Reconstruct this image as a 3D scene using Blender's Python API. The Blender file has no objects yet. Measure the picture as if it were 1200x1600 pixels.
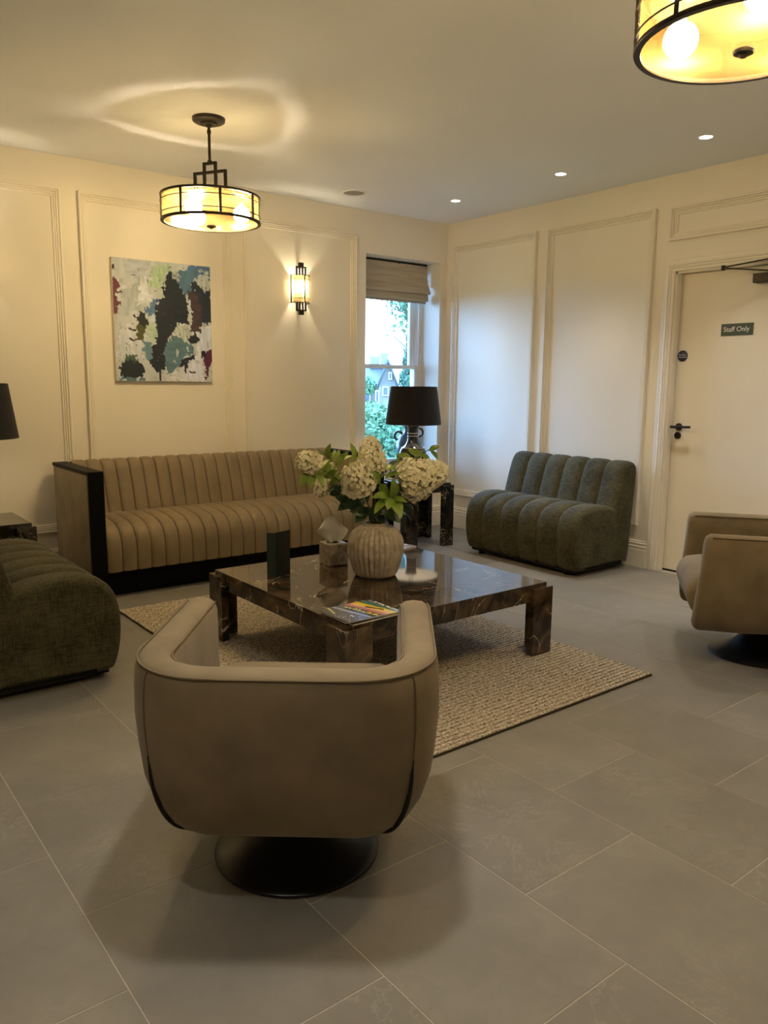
import bpy, bmesh, math, random
import numpy as np
from mathutils import Vector, Matrix

random.seed(7)
rng = np.random.default_rng(5)
sc = bpy.context.scene
COL = sc.collection
PI = math.pi

# ------------------------------------------------------------------ camera
F_PX = 1220.4533
CAM = np.array([-4.9107, -5.3779, 1.3021])
YAW, PIT, ROL = -0.6651, -0.163, 0.0103
FW = np.array([math.sin(-YAW)*math.cos(PIT), math.cos(YAW)*math.cos(PIT), math.sin(PIT)])
_rt = np.array([math.cos(YAW), math.sin(YAW), 0.0])
_up = np.cross(_rt, FW)
RT = _rt*math.cos(ROL) + _up*math.sin(ROL)
UP = -_rt*math.sin(ROL) + _up*math.cos(ROL)
cam_data = bpy.data.cameras.new('camera')
cam = bpy.data.objects.new('camera', cam_data)
COL.objects.link(cam)
cam.matrix_world = Matrix([[RT[i], UP[i], -FW[i], CAM[i]] for i in range(3)] + [[0, 0, 0, 1]])
cam_data.sensor_fit = 'VERTICAL'
cam_data.sensor_height = 24.0
cam_data.lens = F_PX/1600*24.0
cam_data.clip_start = 0.05
cam_data.clip_end = 500
sc.camera = cam

# ------------------------------------------------------------------ world, exposure
world = bpy.data.worlds.new('overcast_sky')
sc.world = world
world.use_nodes = True
bg = world.node_tree.nodes['Background']
bg.inputs[0].default_value = (0.28, 0.53, 1.0, 1)
bg.inputs[1].default_value = 12.5
sc.view_settings.view_transform = 'Standard'
sc.view_settings.look = 'None'
sc.view_settings.gamma = 1.0
sc.view_settings.use_curve_mapping = False
sc.view_settings.exposure = 1.28
sc.cycles.use_denoising = True
sc.cycles.max_bounces = 10
sc.cycles.diffuse_bounces = 6
sc.cycles.glossy_bounces = 4
sc.cycles.transmission_bounces = 6
sc.cycles.transparent_max_bounces = 12
sc.cycles.sample_clamp_indirect = 4.0
sc.cycles.caustics_reflective = False
sc.cycles.caustics_refractive = False

# light portal in the window opening (guides sampling of the sky, adds no light)
pl = bpy.data.lights.new('window_portal', 'AREA')
pl.shape = 'RECTANGLE'
pl.size, pl.size_y = 0.82, 1.55
pl.cycles.is_portal = True
po = bpy.data.objects.new('window_portal', pl)
po.location = (-0.495, 0.40, 1.32)
po.rotation_euler = (-PI/2, 0, 0)
COL.objects.link(po)

# lamp strengths
BULB_STRENGTH = 400.0
SCONCE_STRENGTH = 190.0
TABLE_LAMP_STRENGTH = 25.0
SPOT_WATTS = 42.0
WARM = (1.0, 0.84, 0.54)
SPOT_COL = (1.0, 0.93, 0.80)

def at(u, v, depth):
    d = FW + (u-600)/F_PX*RT - (v-800)/F_PX*UP
    return Vector(CAM + d*depth)

# ------------------------------------------------------------------ material helpers
def lin(c):
    c = c/255.0
    return c/12.92 if c <= 0.04045 else ((c+0.055)/1.055)**2.4

def new_mat(name):
    m = bpy.data.materials.new(name)
    m.use_nodes = True
    return m, m.node_tree, m.node_tree.nodes['Principled BSDF']

def mat(name, col, rough=0.6, metal=0.0, var=0.0, vscale=8.0, bump=0.0, bscale=200.0, spec=0.5, sheen=0.0, coat=0.0, col2=None, stretch=None):
    m, t, b = new_mat(name)
    N, L = t.nodes, t.links
    b.inputs['Base Color'].default_value = (*col, 1)
    b.inputs['Roughness'].default_value = rough
    b.inputs['Metallic'].default_value = metal
    b.inputs['Specular IOR Level'].default_value = spec
    if sheen:
        b.inputs['Sheen Weight'].default_value = sheen
        b.inputs['Sheen Roughness'].default_value = 0.4
    if coat:
        b.inputs['Coat Weight'].default_value = coat
        b.inputs['Coat Roughness'].default_value = 0.03
    tc = N.new('ShaderNodeTexCoord')
    src = tc.outputs['Object']
    if stretch:
        mp = N.new('ShaderNodeMapping')
        mp.inputs['Scale'].default_value = stretch
        L.new(src, mp.inputs[0]); src = mp.outputs[0]
    if var or col2:
        n = N.new('ShaderNodeTexNoise')
        n.inputs['Scale'].default_value = vscale
        n.inputs['Detail'].default_value = 5
        L.new(src, n.inputs['Vector'])
        r = N.new('ShaderNodeValToRGB')
        c2 = col2 if col2 else tuple(min(1, c*(1+var)) for c in col)
        c1 = col if col2 else tuple(c*(1-var) for c in col)
        r.color_ramp.elements[0].position = 0.3
        r.color_ramp.elements[1].position = 0.7
        r.color_ramp.elements[0].color = (*c1, 1)
        r.color_ramp.elements[1].color = (*c2, 1)
        L.new(n.outputs['Fac'], r.inputs[0])
        L.new(r.outputs[0], b.inputs['Base Color'])
    if bump:
        n2 = N.new('ShaderNodeTexNoise')
        n2.inputs['Scale'].default_value = bscale
        n2.inputs['Detail'].default_value = 3
        L.new(src, n2.inputs['Vector'])
        bp = N.new('ShaderNodeBump')
        bp.inputs['Strength'].default_value = bump
        bp.inputs['Distance'].default_value = 0.002
        L.new(n2.outputs['Fac'], bp.inputs['Height'])
        L.new(bp.outputs[0], b.inputs['Normal'])
    return m

def marble(name, dark, brown, vein, veinw=0.008, scale=3.0, rough=0.05):
    m, t, b = new_mat(name)
    N, L = t.nodes, t.links
    tc = N.new('ShaderNodeTexCoord')
    n1 = N.new('ShaderNodeTexNoise'); n1.inputs['Scale'].default_value = scale*2.2; n1.inputs['Detail'].default_value = 8; n1.inputs['Distortion'].default_value = 1.8
    n2 = N.new('ShaderNodeTexNoise'); n2.inputs['Scale'].default_value = scale*0.9; n2.inputs['Detail'].default_value = 4; n2.inputs['Distortion'].default_value = 2.2
    n3 = N.new('ShaderNodeTexNoise'); n3.inputs['Scale'].default_value = scale*1.3; n3.inputs['Detail'].default_value = 2
    for n in (n1, n2, n3): L.new(tc.outputs['Object'], n.inputs['Vector'])
    r1 = N.new('ShaderNodeValToRGB')
    e = r1.color_ramp.elements
    e[0].position = 0.35; e[0].color = (*dark, 1)
    e[1].position = 0.72; e[1].color = (*brown, 1)
    L.new(n1.outputs['Fac'], r1.inputs[0])
    # veins: |n2-.5| < w, gated by n3
    s = N.new('ShaderNodeMath'); s.operation = 'SUBTRACT'; s.inputs[1].default_value = 0.5
    L.new(n2.outputs['Fac'], s.inputs[0])
    a = N.new('ShaderNodeMath'); a.operation = 'ABSOLUTE'; L.new(s.outputs[0], a.inputs[0])
    mr = N.new('ShaderNodeMapRange'); mr.inputs[1].default_value = 0.0; mr.inputs[2].default_value = veinw; mr.inputs[3].default_value = 1.0; mr.inputs[4].default_value = 0.0
    L.new(a.outputs[0], mr.inputs[0])
    g = N.new('ShaderNodeMapRange'); g.inputs[1].default_value = 0.47; g.inputs[2].default_value = 0.57
    L.new(n3.outputs['Fac'], g.inputs[0])
    mu = N.new('ShaderNodeMath'); mu.operation = 'MULTIPLY'; L.new(mr.outputs[0], mu.inputs[0]); L.new(g.outputs[0], mu.inputs[1])
    mx = N.new('ShaderNodeMixRGB'); mx.inputs[2].default_value = (*vein, 1)
    L.new(mu.outputs[0], mx.inputs[0]); L.new(r1.outputs[0], mx.inputs[1])
    L.new(mx.outputs[0], b.inputs['Base Color'])
    b.inputs['Roughness'].default_value = rough
    b.inputs['Specular IOR Level'].default_value = 0.6
    return m

def emit(name, col, s):
    m = bpy.data.materials.new(name); m.use_nodes = True
    t = m.node_tree; t.nodes.clear()
    e = t.nodes.new('ShaderNodeEmission'); e.inputs[0].default_value = (*col, 1); e.inputs[1].default_value = s
    o = t.nodes.new('ShaderNodeOutputMaterial'); t.links.new(e.outputs[0], o.inputs[0])
    return m

def lamp_glass(name, col, clear, tint):
    m = bpy.data.materials.new(name); m.use_nodes = True
    t = m.node_tree; t.nodes.clear(); N, L = t.nodes, t.links
    tc = N.new('ShaderNodeTexCoord'); n = N.new('ShaderNodeTexNoise'); n.inputs['Scale'].default_value = 9; n.inputs['Detail'].default_value = 4
    L.new(tc.outputs['Object'], n.inputs['Vector'])
    r = N.new('ShaderNodeValToRGB'); r.color_ramp.elements[0].position = .3; r.color_ramp.elements[1].position = .7
    r.color_ramp.elements[0].color = tuple(c*0.9 for c in col)+(1,); r.color_ramp.elements[1].color = tuple(min(1, c*1.08) for c in col)+(1,)
    L.new(n.outputs['Fac'], r.inputs[0])
    tr = N.new('ShaderNodeBsdfTranslucent'); L.new(r.outputs[0], tr.inputs[0])
    df = N.new('ShaderNodeBsdfDiffuse'); L.new(r.outputs[0], df.inputs[0])
    m1 = N.new('ShaderNodeMixShader'); m1.inputs[0].default_value = 0.35; L.new(tr.outputs[0], m1.inputs[1]); L.new(df.outputs[0], m1.inputs[2])
    tp = N.new('ShaderNodeBsdfTransparent'); tp.inputs[0].default_value = (*tint, 1)
    m2 = N.new('ShaderNodeMixShader'); m2.inputs[0].default_value = clear
    L.new(m1.outputs[0], m2.inputs[1]); L.new(tp.outputs[0], m2.inputs[2])
    gl = N.new('ShaderNodeBsdfGlossy'); gl.inputs['Roughness'].default_value = 0.15
    m3 = N.new('ShaderNodeMixShader'); m3.inputs[0].default_value = 0.04
    L.new(m2.outputs[0], m3.inputs[1]); L.new(gl.outputs[0], m3.inputs[2])
    o = N.new('ShaderNodeOutputMaterial'); L.new(m3.outputs[0], o.inputs[0])
    return m

def window_glass(name):
    m = bpy.data.materials.new(name); m.use_nodes = True
    t = m.node_tree; t.nodes.clear(); N, L = t.nodes, t.links
    tp = N.new('ShaderNodeBsdfTransparent'); tp.inputs[0].default_value = (0.95, 0.98, 0.97, 1)
    gl = N.new('ShaderNodeBsdfGlossy'); gl.inputs['Roughness'].default_value = 0.01
    fr = N.new('ShaderNodeFresnel'); fr.inputs[0].default_value = 1.45
    mx = N.new('ShaderNodeMixShader'); L.new(fr.outputs[0], mx.inputs[0]); L.new(tp.outputs[0], mx.inputs[1]); L.new(gl.outputs[0], mx.inputs[2])
    o = N.new('ShaderNodeOutputMaterial'); L.new(mx.outputs[0], o.inputs[0])
    return m

def attr_mat(name, rough=0.6, bump=0.0, bscale=60, coat=0.0):
    m, t, b = new_mat(name)
    N, L = t.nodes, t.links
    a = N.new('ShaderNodeVertexColor'); a.layer_name = 'print'
    L.new(a.outputs['Color'], b.inputs['Base Color'])
    b.inputs['Roughness'].default_value = rough
    b.inputs['Coat Weight'].default_value = coat
    if bump:
        tc = N.new('ShaderNodeTexCoord'); n = N.new('ShaderNodeTexNoise'); n.inputs['Scale'].default_value = bscale
        L.new(tc.outputs['Object'], n.inputs['Vector'])
        bp = N.new('ShaderNodeBump'); bp.inputs['Strength'].default_value = bump; bp.inputs['Distance'].default_value = 0.003
        L.new(n.outputs['Fac'], bp.inputs['Height']); L.new(bp.outputs[0], b.inputs['Normal'])
    return m

def tile_mat():
    m, t, b = new_mat('stone_floor_tile')
    N, L = t.nodes, t.links
    tc = N.new('ShaderNodeTexCoord'); oi = N.new('ShaderNodeObjectInfo')
    sc_ = N.new('ShaderNodeVectorMath'); sc_.operation = 'SCALE'; sc_.inputs[0].default_value = (7.3, 4.1, 9.7)
    mulr = N.new('ShaderNodeMath'); mulr.operation = 'MULTIPLY'; mulr.inputs[1].default_value = 10
    L.new(oi.outputs['Random'], mulr.inputs[0]); L.new(mulr.outputs[0], sc_.inputs['Scale'])
    ad = N.new('ShaderNodeVectorMath'); ad.operation = 'ADD'
    L.new(tc.outputs['Object'], ad.inputs[0]); L.new(sc_.outputs[0], ad.inputs[1])
    n1 = N.new('ShaderNodeTexNoise'); n1.inputs['Scale'].default_value = 4.0; n1.inputs['Detail'].default_value = 12; n1.inputs['Roughness'].default_value = 0.7
    n2 = N.new('ShaderNodeTexNoise'); n2.inputs['Scale'].default_value = 3.6; n2.inputs['Detail'].default_value = 12; n2.inputs['Roughness'].default_value = 0.68; n2.inputs['Distortion'].default_value = 0.5
    n3 = N.new('ShaderNodeTexNoise'); n3.inputs['Scale'].default_value = 2.0; n3.inputs['Detail'].default_value = 2
    n4 = N.new('ShaderNodeTexNoise'); n4.inputs['Scale'].default_value = 160; n4.inputs['Detail'].default_value = 2
    for n in (n1, n2, n3, n4): L.new(ad.outputs[0], n.inputs['Vector'])
    r = N.new('ShaderNodeValToRGB')
    r.color_ramp.elements[0].position = 0.3; r.color_ramp.elements[1].position = 0.75
    r.color_ramp.elements[0].color = (0.180, 0.167, 0.149, 1); r.color_ramp.elements[1].color = (0.240, 0.223, 0.200, 1)
    L.new(n1.outputs['Fac'], r.inputs[0])
    s = N.new('ShaderNodeMath'); s.operation = 'SUBTRACT'; s.inputs[1].default_value = 0.5; L.new(n2.outputs['Fac'], s.inputs[0])
    a = N.new('ShaderNodeMath'); a.operation = 'ABSOLUTE'; L.new(s.outputs[0], a.inputs[0])
    mr = N.new('ShaderNodeMapRange'); mr.inputs[1].default_value = 0; mr.inputs[2].default_value = 0.012; mr.inputs[3].default_value = 0.60; mr.inputs[4].default_value = 0
    L.new(a.outputs[0], mr.inputs[0])
    g = N.new('ShaderNodeMapRange'); g.inputs[1].default_value = 0.48; g.inputs[2].default_value = 0.66; L.new(n3.outputs['Fac'], g.inputs[0])
    mu = N.new('ShaderNodeMath'); mu.operation = 'MULTIPLY'; L.new(mr.outputs[0], mu.inputs[0]); L.new(g.outputs[0], mu.inputs[1])
    mx = N.new('ShaderNodeMixRGB'); mx.inputs[2].default_value = (0.31, 0.285, 0.245, 1)
    L.new(mu.outputs[0], mx.inputs[0]); L.new(r.outputs[0], mx.inputs[1])
    hv = N.new('ShaderNodeHueSaturation')
    vr = N.new('ShaderNodeMapRange'); vr.inputs[3].default_value = 0.94; vr.inputs[4].default_value = 1.06
    L.new(oi.outputs['Random'], vr.inputs[0]); L.new(vr.outputs[0], hv.inputs['Value']); L.new(mx.outputs[0], hv.inputs['Color'])
    L.new(hv.outputs[0], b.inputs['Base Color'])
    b.inputs['Roughness'].default_value = 0.48
    b.inputs['Specular IOR Level'].default_value = 0.4
    bp = N.new('ShaderNodeBump'); bp.inputs['Strength'].default_value = 0.12; bp.inputs['Distance'].default_value = 0.002
    L.new(n4.outputs['Fac'], bp.inputs['Height']); L.new(bp.outputs[0], b.inputs['Normal'])
    return m

def weave_mat(name, c1, c2, scale=170, bump=0.7, rough=0.9, sheen=0.3, mott=7):
    """woven upholstery: crossing threads plus a cloudy nap"""
    m, t, b = new_mat(name)
    N, L = t.nodes, t.links
    tc = N.new('ShaderNodeTexCoord')
    fac = []
    for ax in range(3):
        mp = N.new('ShaderNodeMapping'); s = [scale]*3; s[ax] = scale*0.12; mp.inputs['Scale'].default_value = s
        L.new(tc.outputs['Object'], mp.inputs[0])
        n = N.new('ShaderNodeTexNoise'); n.inputs['Scale'].default_value = 1; n.inputs['Detail'].default_value = 2
        L.new(mp.outputs[0], n.inputs['Vector']); fac.append(n)
    a1 = N.new('ShaderNodeMath'); a1.operation = 'ADD'; L.new(fac[0].outputs['Fac'], a1.inputs[0]); L.new(fac[1].outputs['Fac'], a1.inputs[1])
    a2 = N.new('ShaderNodeMath'); a2.operation = 'ADD'; L.new(a1.outputs[0], a2.inputs[0]); L.new(fac[2].outputs['Fac'], a2.inputs[1])
    n0 = N.new('ShaderNodeTexNoise'); n0.inputs['Scale'].default_value = mott; n0.inputs['Detail'].default_value = 5; L.new(tc.outputs['Object'], n0.inputs['Vector'])
    a3 = N.new('ShaderNodeMath'); a3.operation = 'ADD'; L.new(a2.outputs[0], a3.inputs[0]); L.new(n0.outputs['Fac'], a3.inputs[1])
    mr = N.new('ShaderNodeMapRange'); mr.inputs[1].default_value = 1.55; mr.inputs[2].default_value = 2.45; L.new(a3.outputs[0], mr.inputs[0])
    mx = N.new('ShaderNodeMixRGB'); mx.inputs[1].default_value = (*c1, 1); mx.inputs[2].default_value = (*c2, 1)
    L.new(mr.outputs[0], mx.inputs[0]); L.new(mx.outputs[0], b.inputs['Base Color'])
    b.inputs['Roughness'].default_value = rough
    b.inputs['Specular IOR Level'].default_value = 0.2
    b.inputs['Sheen Weight'].default_value = sheen
    b.inputs['Sheen Roughness'].default_value = 0.5
    bp = N.new('ShaderNodeBump'); bp.inputs['Strength'].default_value = bump; bp.inputs['Distance'].default_value = 0.0015
    L.new(a2.outputs[0], bp.inputs['Height']); L.new(bp.outputs[0], b.inputs['Normal'])
    return m

M = {}
M['wall'] = mat('cream_wall_paint', (0.81, 0.755, 0.655), 0.55, var=0.015, vscale=2, bump=0.04, bscale=300, spec=0.3)
M['ceiling'] = mat('white_ceiling_paint', (0.84, 0.86, 0.89), 0.8, var=0.01, vscale=2, spec=0.2)
M['trim'] = mat('cream_trim_paint', (0.81, 0.755, 0.655), 0.4, var=0.01, spec=0.4)
M['door'] = mat('cream_door_paint', (0.80, 0.73, 0.61), 0.42, var=0.012, vscale=3, spec=0.4)
M['white'] = mat('white_window_paint', (0.80, 0.80, 0.80), 0.35, var=0.01)
M['tile'] = tile_mat()
M['grout'] = mat('pale_grout', (0.42, 0.38, 0.32), 0.9, var=0.1, vscale=40)
M['bronze'] = mat('dark_bronze_metal', (0.035, 0.028, 0.022), 0.42, 0.7, var=0.25, vscale=30)
M['black'] = mat('black_satin_metal', (0.012, 0.012, 0.013), 0.32, 0.3, var=0.1, vscale=10)
M['blackwood'] = mat('black_stained_wood', (0.003, 0.0028, 0.0028), 0.5, var=0.2, vscale=20, spec=0.10)
M['glass_amber'] = lamp_glass('amber_art_glass', (0.046, 0.026, 0.008), 0.22, (1.0, 0.88, 0.66))
M['glass_cream'] = lamp_glass('cream_art_glass', (0.27, 0.18, 0.075), 0.22, (1.0, 0.90, 0.70))
M['frost'] = lamp_glass('frosted_top_glass', (0.10, 0.085, 0.06), 0.20, (1.0, 0.92, 0.75))
M['bulb'] = emit('lit_pendant_bulb', WARM, BULB_STRENGTH)
M['bulb_s'] = emit('lit_sconce_bulb', WARM, SCONCE_STRENGTH)
M['bulb_t'] = emit('lit_table_bulb', (1, .8, .55), TABLE_LAMP_STRENGTH)
M['spotlens'] = emit('lit_downlight_lens', (1, .88, .70), 14.0)
M['win'] = window_glass('clear_window_glass')
M['suede'] = mat('taupe_suede', (0.205, 0.162, 0.106), 0.85, var=0.16, vscale=7, bump=0.12, bscale=500, spec=0.15, sheen=0.12)
M['seam'] = mat('dark_thread_and_edge_shadow', (0.04, 0.03, 0.018), 0.85, var=0.1, spec=0.2)  # stitching, and the painted shadow along the rug border
M['piping'] = mat('taupe_piping', (0.165, 0.128, 0.080), 0.8, var=0.1, spec=0.2)
M['sofa'] = mat('olive_brown_nubuck', (0.198, 0.150, 0.090), 0.5, var=0.14, vscale=5, bump=0.1, bscale=350, spec=0.35, sheen=0.15)
M['sofaside'] = mat('olive_brown_velvet', (0.255, 0.200, 0.122), 0.7, var=0.2, vscale=6, bump=0.1, bscale=350, spec=0.2, sheen=0.10)
M['green'] = weave_mat('olive_green_chenille', (0.019, 0.0175, 0.0085), (0.098, 0.088, 0.046), sheen=0.06)
M['marble'] = marble('brown_black_marble', (0.012, 0.009, 0.007), (0.125, 0.080, 0.044), (0.62, 0.54, 0.42))
M['marble_b'] = marble('black_brown_marble', (0.008, 0.007, 0.006), (0.045, 0.032, 0.022), (0.55, 0.47, 0.36), scale=4)
M['lampblack'] = mat('black_glazed_ceramic', (0.012, 0.011, 0.011), 0.16, 0.0, var=0.2, vscale=6, spec=0.6)
M['silver'] = mat('silver_ring_metal', (0.55, 0.53, 0.50), 0.3, 1.0, var=0.05)
M['shade'] = weave_mat('black_linen_shade', (0.006, 0.0055, 0.007), (0.020, 0.018, 0.020), scale=420, sheen=0.1)
M['lining'] = mat('white_shade_lining', (0.82, 0.79, 0.72), 0.7, var=0.02)
M['jug'] = mat('slate_glazed_stoneware', (0.045, 0.05, 0.055), 0.25, var=0.3, vscale=9, spec=0.55)
M['vase'] = mat('taupe_ribbed_stoneware', (0.34, 0.29, 0.23), 0.85, col2=(0.60, 0.53, 0.44), vscale=26, bump=0.7, bscale=170, spec=0.2)
M['tissuebox'] = marble('grey_veined_resin', (0.20, 0.165, 0.13), (0.50, 0.44, 0.36), (0.55, 0.50, 0.43), veinw=0.03, scale=9, rough=0.3)
M['tissue'] = mat('white_tissue_paper', (0.93, 0.92, 0.90), 0.9, var=0.02, bump=0.1, bscale=120)
M['card'] = mat('dark_green_card', (0.006, 0.010, 0.008), 0.35, var=0.1)
M['cardin'] = mat('mid_green_card', (0.010, 0.026, 0.017), 0.45, var=0.1)
M['gold'] = mat('gold_foil', (0.75, 0.55, 0.25), 0.3, 0.9, var=0.05)
M['paper'] = mat('paper_page_edges', (0.70, 0.68, 0.64), 0.8, var=0.12, vscale=60)
M['print'] = attr_mat('printed_magazine_cover', 0.22, coat=0.3)
M['oil'] = attr_mat('thick_oil_paint', 0.55, bump=0.5, bscale=70)
M['canvas'] = mat('white_canvas_edge', (0.78, 0.72, 0.62), 0.8, var=0.03)
M['petal'] = mat('cream_hydrangea_petals', (0.80, 0.74, 0.52), 0.7, col2=(0.90, 0.87, 0.72), vscale=28, spec=0.2)
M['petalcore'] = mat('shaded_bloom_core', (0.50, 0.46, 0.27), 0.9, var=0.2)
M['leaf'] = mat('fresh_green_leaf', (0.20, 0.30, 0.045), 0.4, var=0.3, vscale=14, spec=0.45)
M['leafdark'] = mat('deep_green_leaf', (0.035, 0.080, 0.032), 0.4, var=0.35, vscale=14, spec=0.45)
M['stem'] = mat('green_flower_stem', (0.06, 0.085, 0.025), 0.6, var=0.2)
M['blind'] = mat('beige_linen_blind', (0.44, 0.385, 0.30), 0.9, var=0.16, vscale=6, bump=0.3, bscale=300, spec=0.2, stretch=(0.6, 6, 9))
M['sign'] = mat('dark_green_sign', (0.018, 0.045, 0.032), 0.4, var=0.08)
M['discblue'] = mat('navy_blue_sign', (0.012, 0.020, 0.075), 0.4, var=0.08)
M['letter'] = mat('white_sign_lettering', (0.80, 0.80, 0.76), 0.5, var=0.01)
M['grille'] = mat('grey_speaker_grille', (0.30, 0.28, 0.25), 0.7, var=0.1, vscale=300, bump=0.5, bscale=900)
M['dark'] = mat('black_cloth_and_gap_shade', (0.006, 0.006, 0.006), 0.9, var=0.1)  # black chair base cloth, also shade painted into gaps

def rug_mat(name, kf):
    m, t, b = new_mat(name)
    N, L = t.nodes, t.links
    tc = N.new('ShaderNodeTexCoord')
    mp = N.new('ShaderNodeMapping'); mp.inputs['Scale'].default_value = (80, 170, 100); L.new(tc.outputs['Object'], mp.inputs[0])
    n1 = N.new('ShaderNodeTexNoise'); n1.inputs['Scale'].default_value = 1; n1.inputs['Detail'].default_value = 3; L.new(mp.outputs[0], n1.inputs['Vector'])
    n2 = N.new('ShaderNodeTexNoise'); n2.inputs['Scale'].default_value = 3; L.new(tc.outputs['Object'], n2.inputs['Vector'])
    r = N.new('ShaderNodeValToRGB')
    e = r.color_ramp.elements
    e[0].position = 0.36; e[0].color = tuple(c*kf for c in (0.22, 0.175, 0.128))+(1,)
    e[1].position = 0.64; e[1].color = tuple(c*kf for c in (0.74, 0.65, 0.53))+(1,)
    k = e.new(0.5); k.color = tuple(c*kf for c in (0.49, 0.415, 0.32))+(1,)
    L.new(n1.outputs['Fac'], r.inputs[0])
    L.new(r.outputs[0], b.inputs['Base Color'])
    b.inputs['Roughness'].default_value = 0.95; b.inputs['Specular IOR Level'].default_value = 0.1
    bp = N.new('ShaderNodeBump'); bp.inputs['Strength'].default_value = 0.9; bp.inputs['Distance'].default_value = 0.004
    L.new(n1.outputs['Fac'], bp.inputs['Height']); L.new(bp.outputs[0], b.inputs['Normal'])
    return m
M['rug'] = rug_mat('woven_wool_jute', .86)
M['rug_groove_shade'] = rug_mat('jute_groove_shade', .56)  # darker copy of the weave: shade painted into the ridge grooves

# ------------------------------------------------------------------ mesh helpers
class MB:
    def __init__(s): s.v = []; s.f = []; s.m = []; s.cur = 0
    def add(s, vs, fs):
        o = len(s.v); s.v += [tuple(p) for p in vs]
        for f in fs: s.f.append([o+i for i in f]); s.m.append(s.cur)
    def box(s, x0, x1, y0, y1, z0, z1):
        s.add([(x0,y0,z0),(x1,y0,z0),(x1,y1,z0),(x0,y1,z0),(x0,y0,z1),(x1,y0,z1),(x1,y1,z1),(x0,y1,z1)],
              [(0,3,2,1),(4,5,6,7),(0,1,5,4),(1,2,6,5),(2,3,7,6),(3,0,4,7)])
    def rbox(s, x0, x1, y0, y1, z0, z1, r=0.004, seg=2):
        bm = bmesh.new()
        bmesh.ops.create_cube(bm, size=1)
        for v in bm.verts:
            v.co = Vector(((x0+x1)/2+v.co.x*(x1-x0), (y0+y1)/2+v.co.y*(y1-y0), (z0+z1)/2+v.co.z*(z1-z0)))
        r = min(r, 0.45*min(x1-x0, y1-y0, z1-z0))
        bmesh.ops.bevel(bm, geom=list(bm.edges), offset=r, segments=seg, profile=0.5, affect='EDGES')
        s.frombm(bm)
    def frombm(s, bm, mtx=None):
        bm.verts.ensure_lookup_table(); bm.verts.index_update()
        s.add([(mtx @ v.co if mtx else v.co) for v in bm.verts], [[v.index for v in f.verts] for f in bm.faces]); bm.free()
    def lathe(s, prof, n=48, c=(0,0,0), cap0=False, cap1=False, a0=0, a1=2*PI):
        full = abs(a1-a0-2*PI) < 1e-6
        k = n if full else n+1
        vs = []
        for r, z in prof:
            for i in range(k):
                a = a0+(a1-a0)*i/n
                vs.append((c[0]+r*math.cos(a), c[1]+r*math.sin(a), c[2]+z))
        fs = []
        for j in range(len(prof)-1):
            for i in range(n if full else n):
                i2 = (i+1) % k
                fs.append((j*k+i, j*k+i2, (j+1)*k+i2, (j+1)*k+i))
        if cap0: fs.append(tuple(reversed(range(k))))
        if cap1: fs.append(tuple((len(prof)-1)*k+i for i in range(k)))
        s.add(vs, fs)
    def tube(s, pts, r, n=8, closed=False, caps=True):
        pts = [Vector(p) for p in pts]
        rs = r if isinstance(r, (list, tuple)) else [r]*len(pts)
        vs = []; prev = None
        N = len(pts)
        for i, p in enumerate(pts):
            if closed: t = (pts[(i+1) % N]-pts[i-1])
            else: t = pts[min(i+1, N-1)]-pts[max(i-1, 0)]
            t.normalize()
            if prev is None:
                a = Vector((0,0,1)) if abs(t.z) < 0.9 else Vector((1,0,0))
                u = t.cross(a).normalized()
            else:
                u = (prev - t*prev.dot(t)).normalized()
            prev = u; w = t.cross(u)
            for k in range(n):
                a = 2*PI*k/n
                vs.append(p + (u*math.cos(a)+w*math.sin(a))*rs[i])
        fs = []
        for i in range(N if closed else N-1):
            i2 = (i+1) % N
            for k in range(n):
                k2 = (k+1) % n
                fs.append((i*n+k, i*n+k2, i2*n+k2, i2*n+k))
        if caps and not closed:
            fs.append(tuple(reversed(range(n)))); fs.append(tuple((N-1)*n+k for k in range(n)))
        s.add(vs, fs)
    def bar(s, p, q, w, h, up=(0,0,1)):
        """rectangular bar from p to q"""
        p, q = Vector(p), Vector(q); t = (q-p).normalized(); u = Vector(up)
        if abs(t.dot(u)) > 0.95: u = Vector((1,0,0))
        a = t.cross(u).normalized(); b = a.cross(t).normalized()
        vs = [e + a*w/2*i + b*h/2*j for e in (p, q) for i, j in ((-1,-1),(1,-1),(1,1),(-1,1))]
        s.add(vs, [(0,3,2,1),(4,5,6,7),(0,1,5,4),(1,2,6,5),(2,3,7,6),(3,0,4,7)])
    def grid(s, P, closed_u=False, closed_v=False):
        """P[i][j] points"""
        n, m = len(P), len(P[0])
        fs = []
        for i in range(n if closed_u else n-1):
            for j in range(m if closed_v else m-1):
                i2, j2 = (i+1) % n, (j+1) % m
                fs.append((i*m+j, i2*m+j, i2*m+j2, i*m+j2))
        s.add([p for row in P for p in row], fs)
    def transform(s, mtx):
        s.v = [tuple(mtx @ Vector(p)) for p in s.v]; return s
    def mesh(s, name, mats, smooth=None):
        me = bpy.data.meshes.new(name)
        me.from_pydata(s.v, [], s.f); me.update()
        for m in (mats if isinstance(mats, (list, tuple)) else [mats]): me.materials.append(m)
        if any(s.m): me.polygons.foreach_set('material_index', s.m)
        bm = bmesh.new(); bm.from_mesh(me)
        bmesh.ops.recalc_face_normals(bm, faces=bm.faces)
        if smooth is not None:
            ca = math.radians(smooth)
            for f in bm.faces: f.smooth = True
            for e in bm.edges:
                e.smooth = not (len(e.link_faces) == 2 and e.calc_face_angle(0) > ca)
        bm.to_mesh(me); bm.free()
        return me
    def build(s, name, mats, parent=None, smooth=None):
        o = bpy.data.objects.new(name, s.mesh(name, mats, smooth))
        COL.objects.link(o)
        if parent is not None: o.parent = parent
        return o

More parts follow.
